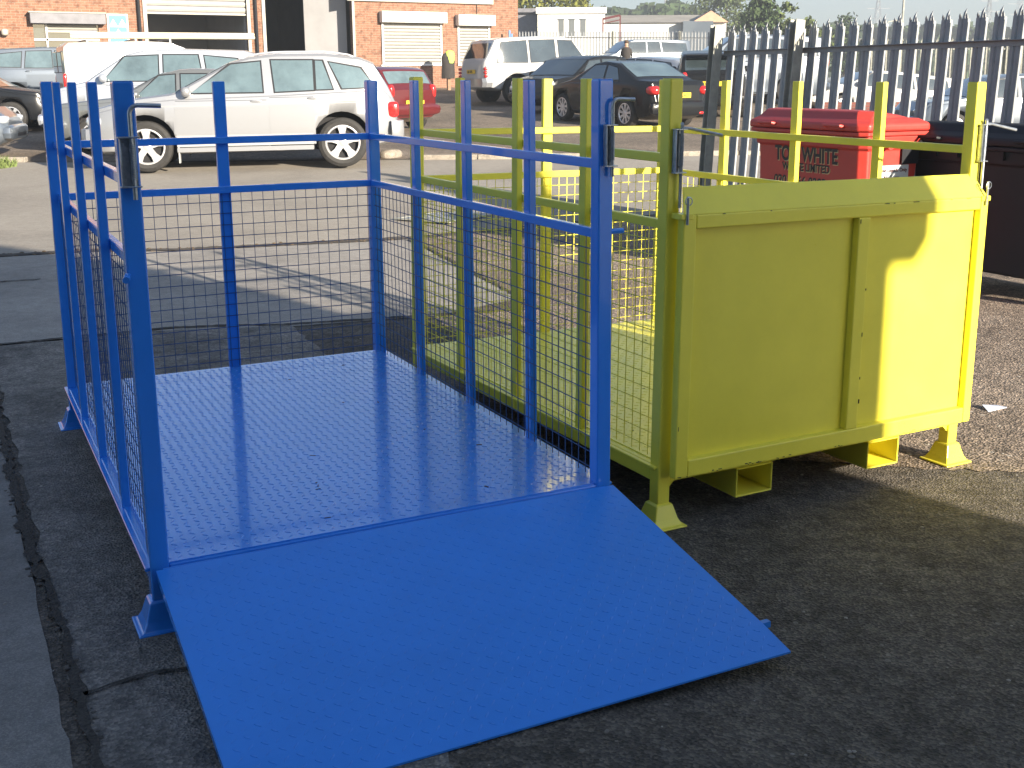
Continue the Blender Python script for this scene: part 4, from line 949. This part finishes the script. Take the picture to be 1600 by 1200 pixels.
    mb.box(P(x0), P(x1), -.05, -.003, Z(z0), Z(z1)); s_ = mb.build('wall_sign', M['white'], root)
    mb = MB(); mb.box(P(x0+.05), P(x1-.05), -.056, -.0505, Z(z0+.05), Z(z1-.05)); mb.build('sign_face', mat('sign blue', (.035, .24, .42), .5), s_)
    mb = MB(); cx_ = P(4.80)
    for dx, zz in ((-.13, 3.08), (.13, 3.08), (0, 2.80)):
        w_ = .13; mb.add([(cx_+dx-w_, -.058, Z(zz)), (cx_+dx+w_, -.058, Z(zz)), (cx_+dx, -.058, Z(zz)+.23), (cx_+dx-w_, -.0565, Z(zz)), (cx_+dx+w_, -.0565, Z(zz)), (cx_+dx, -.0565, Z(zz)+.23)], [(0, 1, 2), (5, 4, 3), (0, 3, 4, 1), (1, 4, 5, 2), (2, 5, 3, 0)])
    mb.build('sign_emblem', M['white'], s_)
    # security lamp
    mb = MB(); mb.blob((P(1.68), -.14, Z(2.88)), (.10, .12, .10), 3); mb.bar((P(1.68), -.14, Z(2.9)), (P(1.68), 0, Z(2.95)), .04, .04); mb.build('wall_lamp', M['galvpost'], root)
    return root
workshop()
# coat hung over a post, and the post
mb = MB(); mb.box(-.05, .05, -.05, .05, 0, 1.15); o = mb.build('wooden_post', M['wood']); o.location = (15.0, 33.3, gz(15, 33.3)); tag(o, 'rough wooden post standing by the wall under a draped jacket', 'post')
jk = MB(); n = 14; rings = []
for z, rx, ry, k in ((.38, .22, .13, .10), (.5, .23, .14, .08), (.8, .22, .13, .05), (1.05, .24, .13, .03), (1.16, .20, .11, .02), (1.22, .09, .08, 0)):
    rings.append([((rx+k*.4*sin(5*a*2*pi/n*1.0))*cos(2*pi*a/n), (ry+k*.3*cos(4*2*pi*a/n))*sin(2*pi*a/n), z) for a in range(n)])
jk.loft(rings, 0, True)
jr = jk.build('hanging_jacket', M['cloth']); jr.location = (15.0, 33.3, gz(15, 33.3)); tag(jr, 'dark work jacket and hi-vis vest draped over a wooden post by the wall', 'jacket')
hv = MB(); hv.loft([[((rx)*cos(2*pi*a/12)+.05, (ry)*sin(2*pi*a/12)-.03, z) for a in range(12)] for z, rx, ry in ((.88, .10, .12), (1.0, .16, .13), (1.15, .17, .13), (1.26, .13, .1), (1.30, .05, .05))], 0, True); hv.build('hi_vis_vest', M['hiviz'], jr)
mb = MB()
for k in range(5): mb.box(-.22+k*.1, -.16+k*.1, -.02+.03*k, .02+.03*k, .0, 1.9-.11*k)
o = mb.build('blue_boards', mat('blue board', (.05, .16, .42), .5)); o.location = (17.85, 34.1, gz(17.85, 34.1)); tag(o, 'blue boards leaning on the corner of the brick workshop', 'boards')

# workshop behind the camera: its gable throws the shade that lies over the yard
def shade_building():
    YP = -6.0
    root = empty('gabled_workshop', (0, YP, 0)); tag(root, 'gabled grey clad workshop opposite, behind the viewer, shading the yard', 'building')
    def Q(x, y, z): return (x+(y-YP)*.2493, z+(y-YP)*.2845)      # where the ray through (x, y, z) leaves the gable
    e = [Q(2.784, .1, .80), Q(2.84, .1, .87), Q(1.62, 5.08, 0), Q(1.28, 5.86, 0), Q(.99, 6.57, 0), Q(.4, 7.7, 0), Q(0, 8.5, 0)]
    xw = Q(2.65, .1, 0)[0]; ze = e[0][1]; ridge, hr = e[-1][0]-2.4, e[-1][1]+2.2
    pts = [(-12, -.3), (xw, -.3), (xw, ze+.02), (e[2][0]-.25, e[2][1]-.1), (ridge, hr-.25), (-12, hr-.25)]
    mb = MB(); mb.loft([[(x, y, z) for x, z in pts] for y in (0, -12)], smooth=False); mb.build('wall', M['greymetal'], root)
    pr = e+[(ridge, hr), (ridge, hr-.6), (e[-1][0]-.5, e[-1][1]-.8), (xw-.3, e[2][1]-.5), (xw-.3, ze)]
    mb = MB(); mb.loft([[(x, y, z) for x, z in pr] for y in (.02, -.05)], smooth=False); mb.build('bargeboard', M['white'], root)
    mb = MB(); mb.loft([[(x, y, z) for x, z in ((xw-.02, ze+.03), (xw-.02, e[2][1]-.02), (e[3][0]-.12, e[3][1]-.05), (ridge, hr-.05), (ridge, hr-.24), (e[3][0]-.3, e[3][1]-.3))] for y in (-.06, -12.1)], smooth=False); mb.build('roof', M['roofgrey'], root)
    mb = MB(); mb.loft([[(x, y, z) for x, z in ((ridge, hr-.22), (ridge, hr), (-12.2, hr), (-12.2, hr-.22))] for y in (.02, -12.1)], smooth=False); mb.build('flat_roof', M['roofgrey'], root)
shade_building()

# ------------------------------------------------------------------ far side: fences, low wall, buildings
palisade('far palisade fence crossing the back of the forecourt', (35.5, 43.6, 1.36), (24.0, 54.6, 1.62), 2.4, M['galv'], M['galvpost'], 98, (2.0, 3.6, 7.0, 13.5), w=.07)
palisade('sunlit palisade fence standing far behind the white estate car', (26.4, 26.2, .32), (33.2, 20.6, .25), 2.42, M['galvpost'], M['galvpost'], 58, (0, 4.4, 8.6), w=.07)
mb = MB(); a, b = Vector((21.5, 22.5, 0)), Vector((30.5, 16.5, 0))
a.z = b.z = .45; mb.bar(a, b, .22, .75); o = mb.build('low_brick_wall', M['brickred']); tag(o, 'low dark red brick wall running beyond the near fence', 'wall')
def vp(u, Z, z=0):                                   # world point straight ahead at depth Z and lateral offset u (metres)
    return (CX+Z*sin(YAW)+u*cos(YAW), CY+Z*cos(YAW)-u*sin(YAW), z)
def far_box(name, label, u0, u1, Z, dep, z1, m, roof=None, rz=-YAW):
    x, y, _ = vp((u0+u1)/2, Z); root = empty(name, (x, y, 1.4), rz); tag(root, label, 'building'); w = (u1-u0)/2
    mb = MB(); mb.box(-w, w, 0, dep, -1.5, z1-1.4); mb.build('wall', m, root); return root, w
k75 = 75/1805
def U(px, Z): return (px-843)*Z/1805
def ZZ(py, Z): return 1.469+(125-py)*Z/1805
r, w = far_box('white_building', 'white flat roofed building behind the far fence', U(842, 75), U(944, 75), 75, 12, ZZ(19, 75), M['concretewall'])
mb = MB(); mb.box(-w-.1, w+.1, -.15, -.003, ZZ(27, 75)-1.4, ZZ(18, 75)-1.4); mb.build('parapet', M['white'], r)
for px in (878, 894, 911):
    x = U(px, 75)-(U(842, 75)+U(944, 75))/2; mb = MB(); mb.box(x-.16, x+.16, -.03, .0, ZZ(60, 75)-1.4, ZZ(36, 75)-1.4); mb.build('window', M['greylight'], r)
    mb = MB(); mb.box(x-.2, x+.2, -.08, -.003, ZZ(36, 75)-1.4, ZZ(34.5, 75)-1.4); mb.build('window_hood', M['greylight'], r)
r, w = far_box('grey_unit', 'dark grey clad unit between the brick workshop and the white building', U(790, 77), U(841, 77), 77, 10, ZZ(19, 77), M['greymetal'])
mb = MB(); mb.box(-w-.1, w+.1, -.2, -.003, ZZ(27, 77)-1.4, ZZ(25, 77)-1.4); mb.build('eaves', M['black'], r)
# long low shed with grey roof and peach gable
Zs = 98; r, w = far_box('long_shed', 'long low shed with a pale grey sloping roof and peach gable end', U(944, Zs), U(1128, Zs), Zs, 16, ZZ(41, Zs), M['concretewall'])
mb = MB(); ze, zr_ = ZZ(41, Zs)-1.4, ZZ(25, Zs)-1.4
xg = U(1075, Zs)-(U(944, Zs)+U(1128, Zs))/2
mb.add([(-w-.2, -.3, ze), (xg+2, -.3, ze), (xg+2.8, 5, zr_), (-w-.2, 5, zr_), (-w-.2, 5, ze), (xg+2.8, 5, ze)], [(0, 1, 2, 3), (3, 2, 5, 4), (0, 3, 4), (1, 5, 2), (0, 4, 5, 1)]); mb.build('roof', M['roofgrey'], r)
mb = MB(); xp = (xg+w)/2+.1
mb.add([(xg, -.5, ze), (w+.1, -.5, ze), (xp, -.5, zr_+.05), (xg, 5, ze), (w+.1, 5, ze), (xp, 5, zr_+.05)], [(0, 1, 2), (5, 4, 3), (0, 2, 5, 3), (1, 4, 5, 2), (0, 3, 4, 1)]); mb.build('gable', M['peach'], r)
mb = MB(); x0 = U(1060, Zs)-(U(944, Zs)+U(1128, Zs))/2; x1 = U(1105, Zs)-(U(944, Zs)+U(1128, Zs))/2; mb.box(x0, x1, -1.2, -.2, -1.4, ZZ(40, Zs)-1.4); mb.build('annex', M['greycar'], r)
# red steel canopy frame
Zr = 68; x, y, _ = vp(U(954, Zr), Zr); r = empty('red_canopy', (x, y, 1.4), -YAW); tag(r, 'red painted steel canopy frame beside the white building', 'canopy')
mb = MB(); hw = U(967, Zr)-U(954, Zr); zt = ZZ(30, Zr)-1.4
mb.bar((-hw, 0, zt-.2), (hw, 0, zt), .1, .12); mb.bar((-hw, 0, -1), (-hw, 0, zt-.15), .08, .08); mb.bar((hw, 0, -1), (hw, 0, zt), .08, .08); mb.bar((-hw, 0, zt-.45), (hw, 0, zt-.25), .05, .06); mb.build('frame', M['redcar'], r)
# lamp column
def column(px, Z, top, label):
    x, y, _ = vp(U(px, Z), Z); r = empty('lamp_column', (x, y, gz(x, y))); tag(r, label, 'street lamp')
    z = ZZ(top, Z)-gz(x, y); mb = MB(); mb.tube([(0, 0, 0), (.02, 0, z*.5), (.10, 0, z)], [.09, .06, .045], 8); mb.build('pole', M['galvpost'], r)
    mb = MB(); mb.tube([(.10, 0, z), (.3, 0, z+.25), (.9, 0, z+.35)], .04, 8); mb.build('arm', M['galvpost'], r)
    mb = MB(); mb.blob((1.15, 0, z+.36), (.32, .12, .07), 3); mb.build('lamp_head', M['galvpost'], r)
column(1394, 60, -60, 'tall slender lamp column rising above the near fence')
column(1369, 95, 46, 'short distant lamp with a pale head behind the near fence')
def pylon(px, Z, top, label):
    x, y, _ = vp(U(px, Z), Z); r = empty('pylon', (x, y, 1.4), -YAW); tag(r, label, 'pylon', )
    z = ZZ(top, Z)-1.4; mb = MB(); w0 = z*.10
    for sx in (-1, 1):
        for sy in (-1, 1): mb.bar((sx*w0, sy*w0, 0), (sx*.3, sy*.3, z), .18, .18)
    for k in range(8):
        t, t2 = k/8, (k+1)/8; wa, wb = w0+(.3-w0)*t, w0+(.3-w0)*t2
        for sy in (-1, 1): mb.bar((-wa, sy*wa, z*t), (wb, sy*wb, z*t2), .12, .12); mb.bar((wa, sy*wa, z*t), (-wb, sy*wb, z*t2), .12, .12)
    mb.build('lattice', M['galv'], r); mb = MB()
    for q_, l in ((.97, .16), (.84, .2), (.72, .18)): mb.bar((-z*l*.7, 0, z*q_), (z*l*.7, 0, z*q_), .2, .25)
    mb.build('cross_arms', M['galv'], r)
pylon(1525, 420, 8, 'nearer lattice pylon faint above the trees at the right'); pylon(1357, 500, 2, 'lattice pylon faint above the fence left of the tall lamp column'); pylon(1036, 520, 1, 'lattice pylon faint above the long shed roof'); pylon(1571, 600, -5, 'lattice pylon at the far right of the skyline')

# ------------------------------------------------------------------ trees
def tree(name, label, loc, h, rad, crown0, m, nclump=60, nleaf=60, ls=.35, seed=0, shape=1.0, group=None):
    rnd = random.Random(seed); root = empty(name, loc); tag(root, label, 'tree', group)
    mb = MB(); mb.tube([(0, 0, -.3), (.05, 0, crown0*.6), (.1*rnd.random(), .1, crown0), (rnd.uniform(-.3, .3), 0, h*.75)], [h*.028, h*.022, h*.018, h*.006], 8)
    for k in range(7):
        a = rnd.random()*2*pi; z0 = crown0*.8+(h-crown0)*.35*rnd.random(); L = rad*rnd.uniform(.6, .9)
        mb.tube([(0, 0, z0), (cos(a)*L*.5, sin(a)*L*.5, z0+L*.4), (cos(a)*L, sin(a)*L, z0+L*.7+rnd.random())], [h*.012, h*.007, h*.002], 6)
    mb.build('trunk', M['bark'], root)
    mb = MB(); cz = (h+crown0)/2; hh = (h-crown0)/2
    for c_ in range(nclump):
        while True:
            p = Vector((rnd.uniform(-1, 1), rnd.uniform(-1, 1), rnd.uniform(-1, 1)))
            if p.length < 1 and p.length > .35: break
        w_ = 1-.35*max(0, p.z)*shape
        cc = Vector((p.x*rad*w_, p.y*rad*w_, cz+p.z*hh)); cr = rad*rnd.uniform(.16, .30)
        for l in range(nleaf):
            d = Vector((rnd.gauss(0, 1), rnd.gauss(0, 1), rnd.gauss(0, .8)))*cr*.55; q = cc+d
            n = Vector((rnd.uniform(-1, 1), rnd.uniform(-1, 1), rnd.uniform(-.3, 1))).normalized(); t = n.orthogonal().normalized(); b = n.cross(t); s_ = ls*rnd.uniform(.6, 1.3)
            a = rnd.random()*pi; t, b = t*cos(a)+b*sin(a), b*cos(a)-t*sin(a)
            mb.add([q-t*s_*.5, q+b*s_*.28, q+t*s_*.5, q-b*s_*.28], [(0, 1, 2, 3)])
    mb.build('crown', m, root)
    return root
def T(px, Z, topy, wpx, m, label, seed, cr=.25, ls=.4, ncl=60, nl=60, group=None, base=1.4):
    x, y, _ = vp(U(px, Z), Z); h = ZZ(topy, Z)-base; rad = wpx*Z/1805/2
    tree('tree', label, (x, y, base), h, rad, h*cr, m, ncl, nl, ls, seed, group=group)
T(850, 92, -60, 130, M['leafy'], 'large yellow green tree rising behind the white building', 1, .2, .34, 110, 70)
T(905, 98, 2, 50, M['leafy'], 'small yellow green tree above the right end of the white building', 2, .15, .3, 60, 60)
T(943, 190, 2, 26, M['leafd'], 'dark rounded poplar standing alone left of the shed roof', 3, .1, .7, 50, 50)
T(1130, 128, -30, 105, M['leafm'], 'big green tree behind the peach gable', 4, .15, .34, 110, 70)
T(1180, 84, 4, 70, M['leafd'], 'dark leafy tree just right of the first fence post', 5, .12, .32, 90, 70)
T(1222, 78, 8, 40, M['leafm'], 'open crowned tree behind the second fence post', 6, .12, .3, 45, 40)
T(1310, 120, 34, 60, M['leafd'], 'low dark bushy tree behind the fence above the white estate car', 7, .1, .4, 60, 50)
T(1255, 70, 36, 60, M['leafm'], 'pale green bush behind the fence left of the white estate car', 8, .05, .26, 60, 60)
# distant tree line, one mass
def woodland(name, segs, m, ls, seed):
    rnd = random.Random(seed); mb = MB()
    for px0, px1, Z, top, dens in segs:
        n = int((px1-px0)*dens)
        for k in range(n):
            px = rnd.uniform(px0, px1); Zk = Z*rnd.uniform(.95, 1.15); tp = top+4*sin(px*.13)+3*sin(px*.31+1)+rnd.uniform(-2, 8)
            x, y, _ = vp(U(px, Zk), Zk); zt = ZZ(tp, Zk); rad = rnd.uniform(5, 9)*Zk/1805
            for l in range(40):
                a = rnd.random()*2*pi; rr_ = rad*sqrt(rnd.random()); zz = zt-(zt-1)*rnd.random()**1.5*.9; q = Vector((x+cos(a)*rr_, y+sin(a)*rr_, zz))
                nn = Vector((rnd.uniform(-1, 1), rnd.uniform(-1, 1), rnd.uniform(-.3, 1))).normalized(); t = nn.orthogonal().normalized(); b = nn.cross(t); s_ = ls*Zk/200*rnd.uniform(.6, 1.4)
                mb.add([q-t*s_*.5, q+b*s_*.4, q+t*s_*.5, q-b*s_*.4], [(0, 1, 2, 3)])
    o = mb.build(name, m); tag(o, 'hazy band of trees along the horizon beyond the yard', 'woodland', kind='stuff'); return o
woodland('woodland', [(930, 1100, 230, 24, 1.0), (1080, 1420, 260, 52, .9), (1390, 1720, 250, 54, 1.2), (1010, 1080, 210, 16, .6)], M['leafd'], 1.6, 11)

# ------------------------------------------------------------------ person by the far fence
def person(loc, rz, label):
    root = empty('person', loc, rz); tag(root, label, 'person')
    me = bpy.data.meshes.new('body')
    V = [(0, 0, .95), (0, 0, 1.12), (0, 0, 1.32), (0, 0, 1.46), (0, .01, 1.53), (0, .03, 1.60), (0, .02, 1.70),
         (.10, 0, .90), (.11, .01, .50), (.11, -.01, .09), (.12, .12, .04), (-.10, 0, .90), (-.11, .01, .50), (-.11, -.01, .09), (-.12, .12, .04),
         (.18, 0, 1.40), (.24, .0, 1.14), (.22, .10, .90), (.21, .14, .82), (-.18, 0, 1.40), (-.24, 0, 1.14), (-.22, .10, .90), (-.21, .14, .82)]
    Ed = [(0, 1), (1, 2), (2, 3), (3, 4), (4, 5), (5, 6), (0, 7), (7, 8), (8, 9), (9, 10), (0, 11), (11, 12), (12, 13), (13, 14), (3, 15), (15, 16), (16, 17), (17, 18), (3, 19), (19, 20), (20, 21), (21, 22)]
    Rr = [.15, .15, .17, .11, .06, .09, .08, .10, .065, .045, .04, .10, .065, .045, .04, .065, .05, .04, .035, .065, .05, .04, .035]
    me.from_pydata(V, Ed, []); o = bpy.data.objects.new('body', me); COL.objects.link(o)
    o.modifiers.new('s', 'SKIN'); 
    for v, r_ in zip(me.skin_vertices[0].data, Rr): v.radius = (r_, r_*.85)
    me.skin_vertices[0].data[0].use_root = True
    sb = o.modifiers.new('d', 'SUBSURF'); sb.levels = 2; sb.render_levels = 2
    dg = bpy.context.evaluated_depsgraph_get(); m2 = bpy.data.meshes.new_from_object(o.evaluated_get(dg)); o.modifiers.clear(); o.data = m2
    for m_ in (M['cloth'], M['skin']): m2.materials.append(m_)
    for p in m2.polygons:
        p.use_smooth = True
        if p.center.z > 1.50: p.material_index = 1
    o.parent = root
    mb = MB(); mb.blob((0, -.01, 1.71), (.10, .11, .09), 2.2); mb.build('hair', M['hair'], root)
    mb = MB(); mb.loft([[(rx*cos(2*pi*a/14), ry*sin(2*pi*a/14), z) for a in range(14)] for z, rx, ry in ((.86, .19, .15), (1.1, .19, .15), (1.35, .215, .15), (1.46, .16, .12), (1.50, .08, .08))], 0, True); mb.build('jacket', M['cloth'], root)
x, y, _ = vp(U(977, 50), 50); person((x, y, 1.30), 2.4, 'person in a dark jacket standing in front of the far fence')

# ------------------------------------------------------------------ small ground details
def scatter(name, n, region, size, m, label, cat, seed):
    rnd = random.Random(seed); mb = MB()
    for k in range(n):
        x, y = region(rnd); s_ = size*rnd.uniform(.4, 1.5); z = gz(x, y)+.004
        hh = s_*rnd.uniform(.3, .6); a0 = rnd.random()*6
        rings = [[(x+s_*r_*cos(a0+2*pi*i/6)*rnd.uniform(.8, 1.2), y+s_*r_*sin(a0+2*pi*i/6)*rnd.uniform(.8, 1.2), z+q*hh) for i in range(6)] for r_, q in ((.9, 0), (1, .4), (.55, 1))]
        mb.loft(rings, smooth=False)
    o = mb.build(name, m); return tag(o, label, cat, kind='stuff')
scatter('loose_stones', 900, lambda r: (r.uniform(-.6, 6), r.uniform(-2.2, 3.6)), .0042, mat('pale stones', (.30, .28, .25), .8, var=.4, vs=9), 'scattered pale grit and small stones on the yard surface', 'stones', 21)
scatter('gutter_debris', 260, lambda r: ((lambda x: (x, 7.72-.07*x+r.uniform(-.12, .10)))(r.uniform(-1.5, 3.4))), .012, mat('leaf litter', (.12, .085, .05), .9, var=.5, vs=9), 'dead leaves and grit lying along the near gutter', 'debris', 22)
mb = MB(); mb.add([(-.05, -.02, .004), (.06, -.03, .012), (.07, .03, .006), (-.03, .035, .02), (-.05, -.02, .007), (.06, -.03, .015), (.07, .03, .009), (-.03, .035, .023)], [(0, 1, 2, 3), (7, 6, 5, 4), (0, 4, 5, 1), (1, 5, 6, 2), (2, 6, 7, 3), (3, 7, 4, 0)])
o = mb.build('litter', mat('crumpled wrapper', (.55, .6, .72), .5)); o.location = (3.86, .62, gz(3.86, .62)); tag(o, 'crumpled pale wrapper lying on the sunlit asphalt at the right', 'litter')
scatter('crack_gravel', 300, lambda r: ((lambda y: (lerp(y, [-1.4, -.5, .12, 1, 2.2, 3.93], [-.20, -.21, -.225, -.27, -.27, -.26])+r.gauss(0, .013), y))(r.uniform(-1.3, 3.9))), .006, mat('dark grit', (.09, .08, .07), .9, var=.6, vs=30), 'dark grit and small stones filling the long crack at the left', 'grit', 24)
# grass tuft at the left edge
rnd = random.Random(5); mb = MB()
for k in range(900):
    a = rnd.random()*2*pi; r_ = .65*sqrt(rnd.random()); x, y = r_*cos(a), r_*sin(a)*.6; h_ = rnd.uniform(.12, .32)*(1-.5*r_/.65); dx, dy = rnd.uniform(-.1, .1), rnd.uniform(-.1, .1); w_ = .009
    mb.add([(x-w_, y, 0), (x+w_, y, 0), (x+dx*.5+w_*.7, y+dy*.5, h_*.6), (x+dx*.5-w_*.7, y+dy*.5, h_*.6), (x+dx, y+dy, h_)], [(0, 1, 2, 3), (3, 2, 4)])
o = mb.build('grass_tuft', M['grass']); o.location = (.05, 16.9, gz(.05, 16.9)); tag(o, 'clump of green grass growing at the far kerb by the left edge', 'grass', kind='stuff')

# ------------------------------------------------------------------ morning haze
mb = MB(); mb.box(-260, 700, -60, 720, -3, 75); o = mb.build('haze', None)
o.data.materials.clear(); hm = bpy.data.materials.new('haze'); hm.use_nodes = True; t = hm.node_tree; t.nodes.remove(t.nodes['Principled BSDF'])
pv = t.nodes.new('ShaderNodeVolumePrincipled'); pv.inputs['Color'].default_value = (.86, .93, 1, 1); pv.inputs['Density'].default_value = .0016; pv.inputs['Anisotropy'].default_value = .2
t.links.new(pv.outputs[0], t.nodes['Material Output'].inputs['Volume']); o.data.materials.append(hm)
tag(o, 'thin morning haze over the yard', 'haze', kind='stuff')
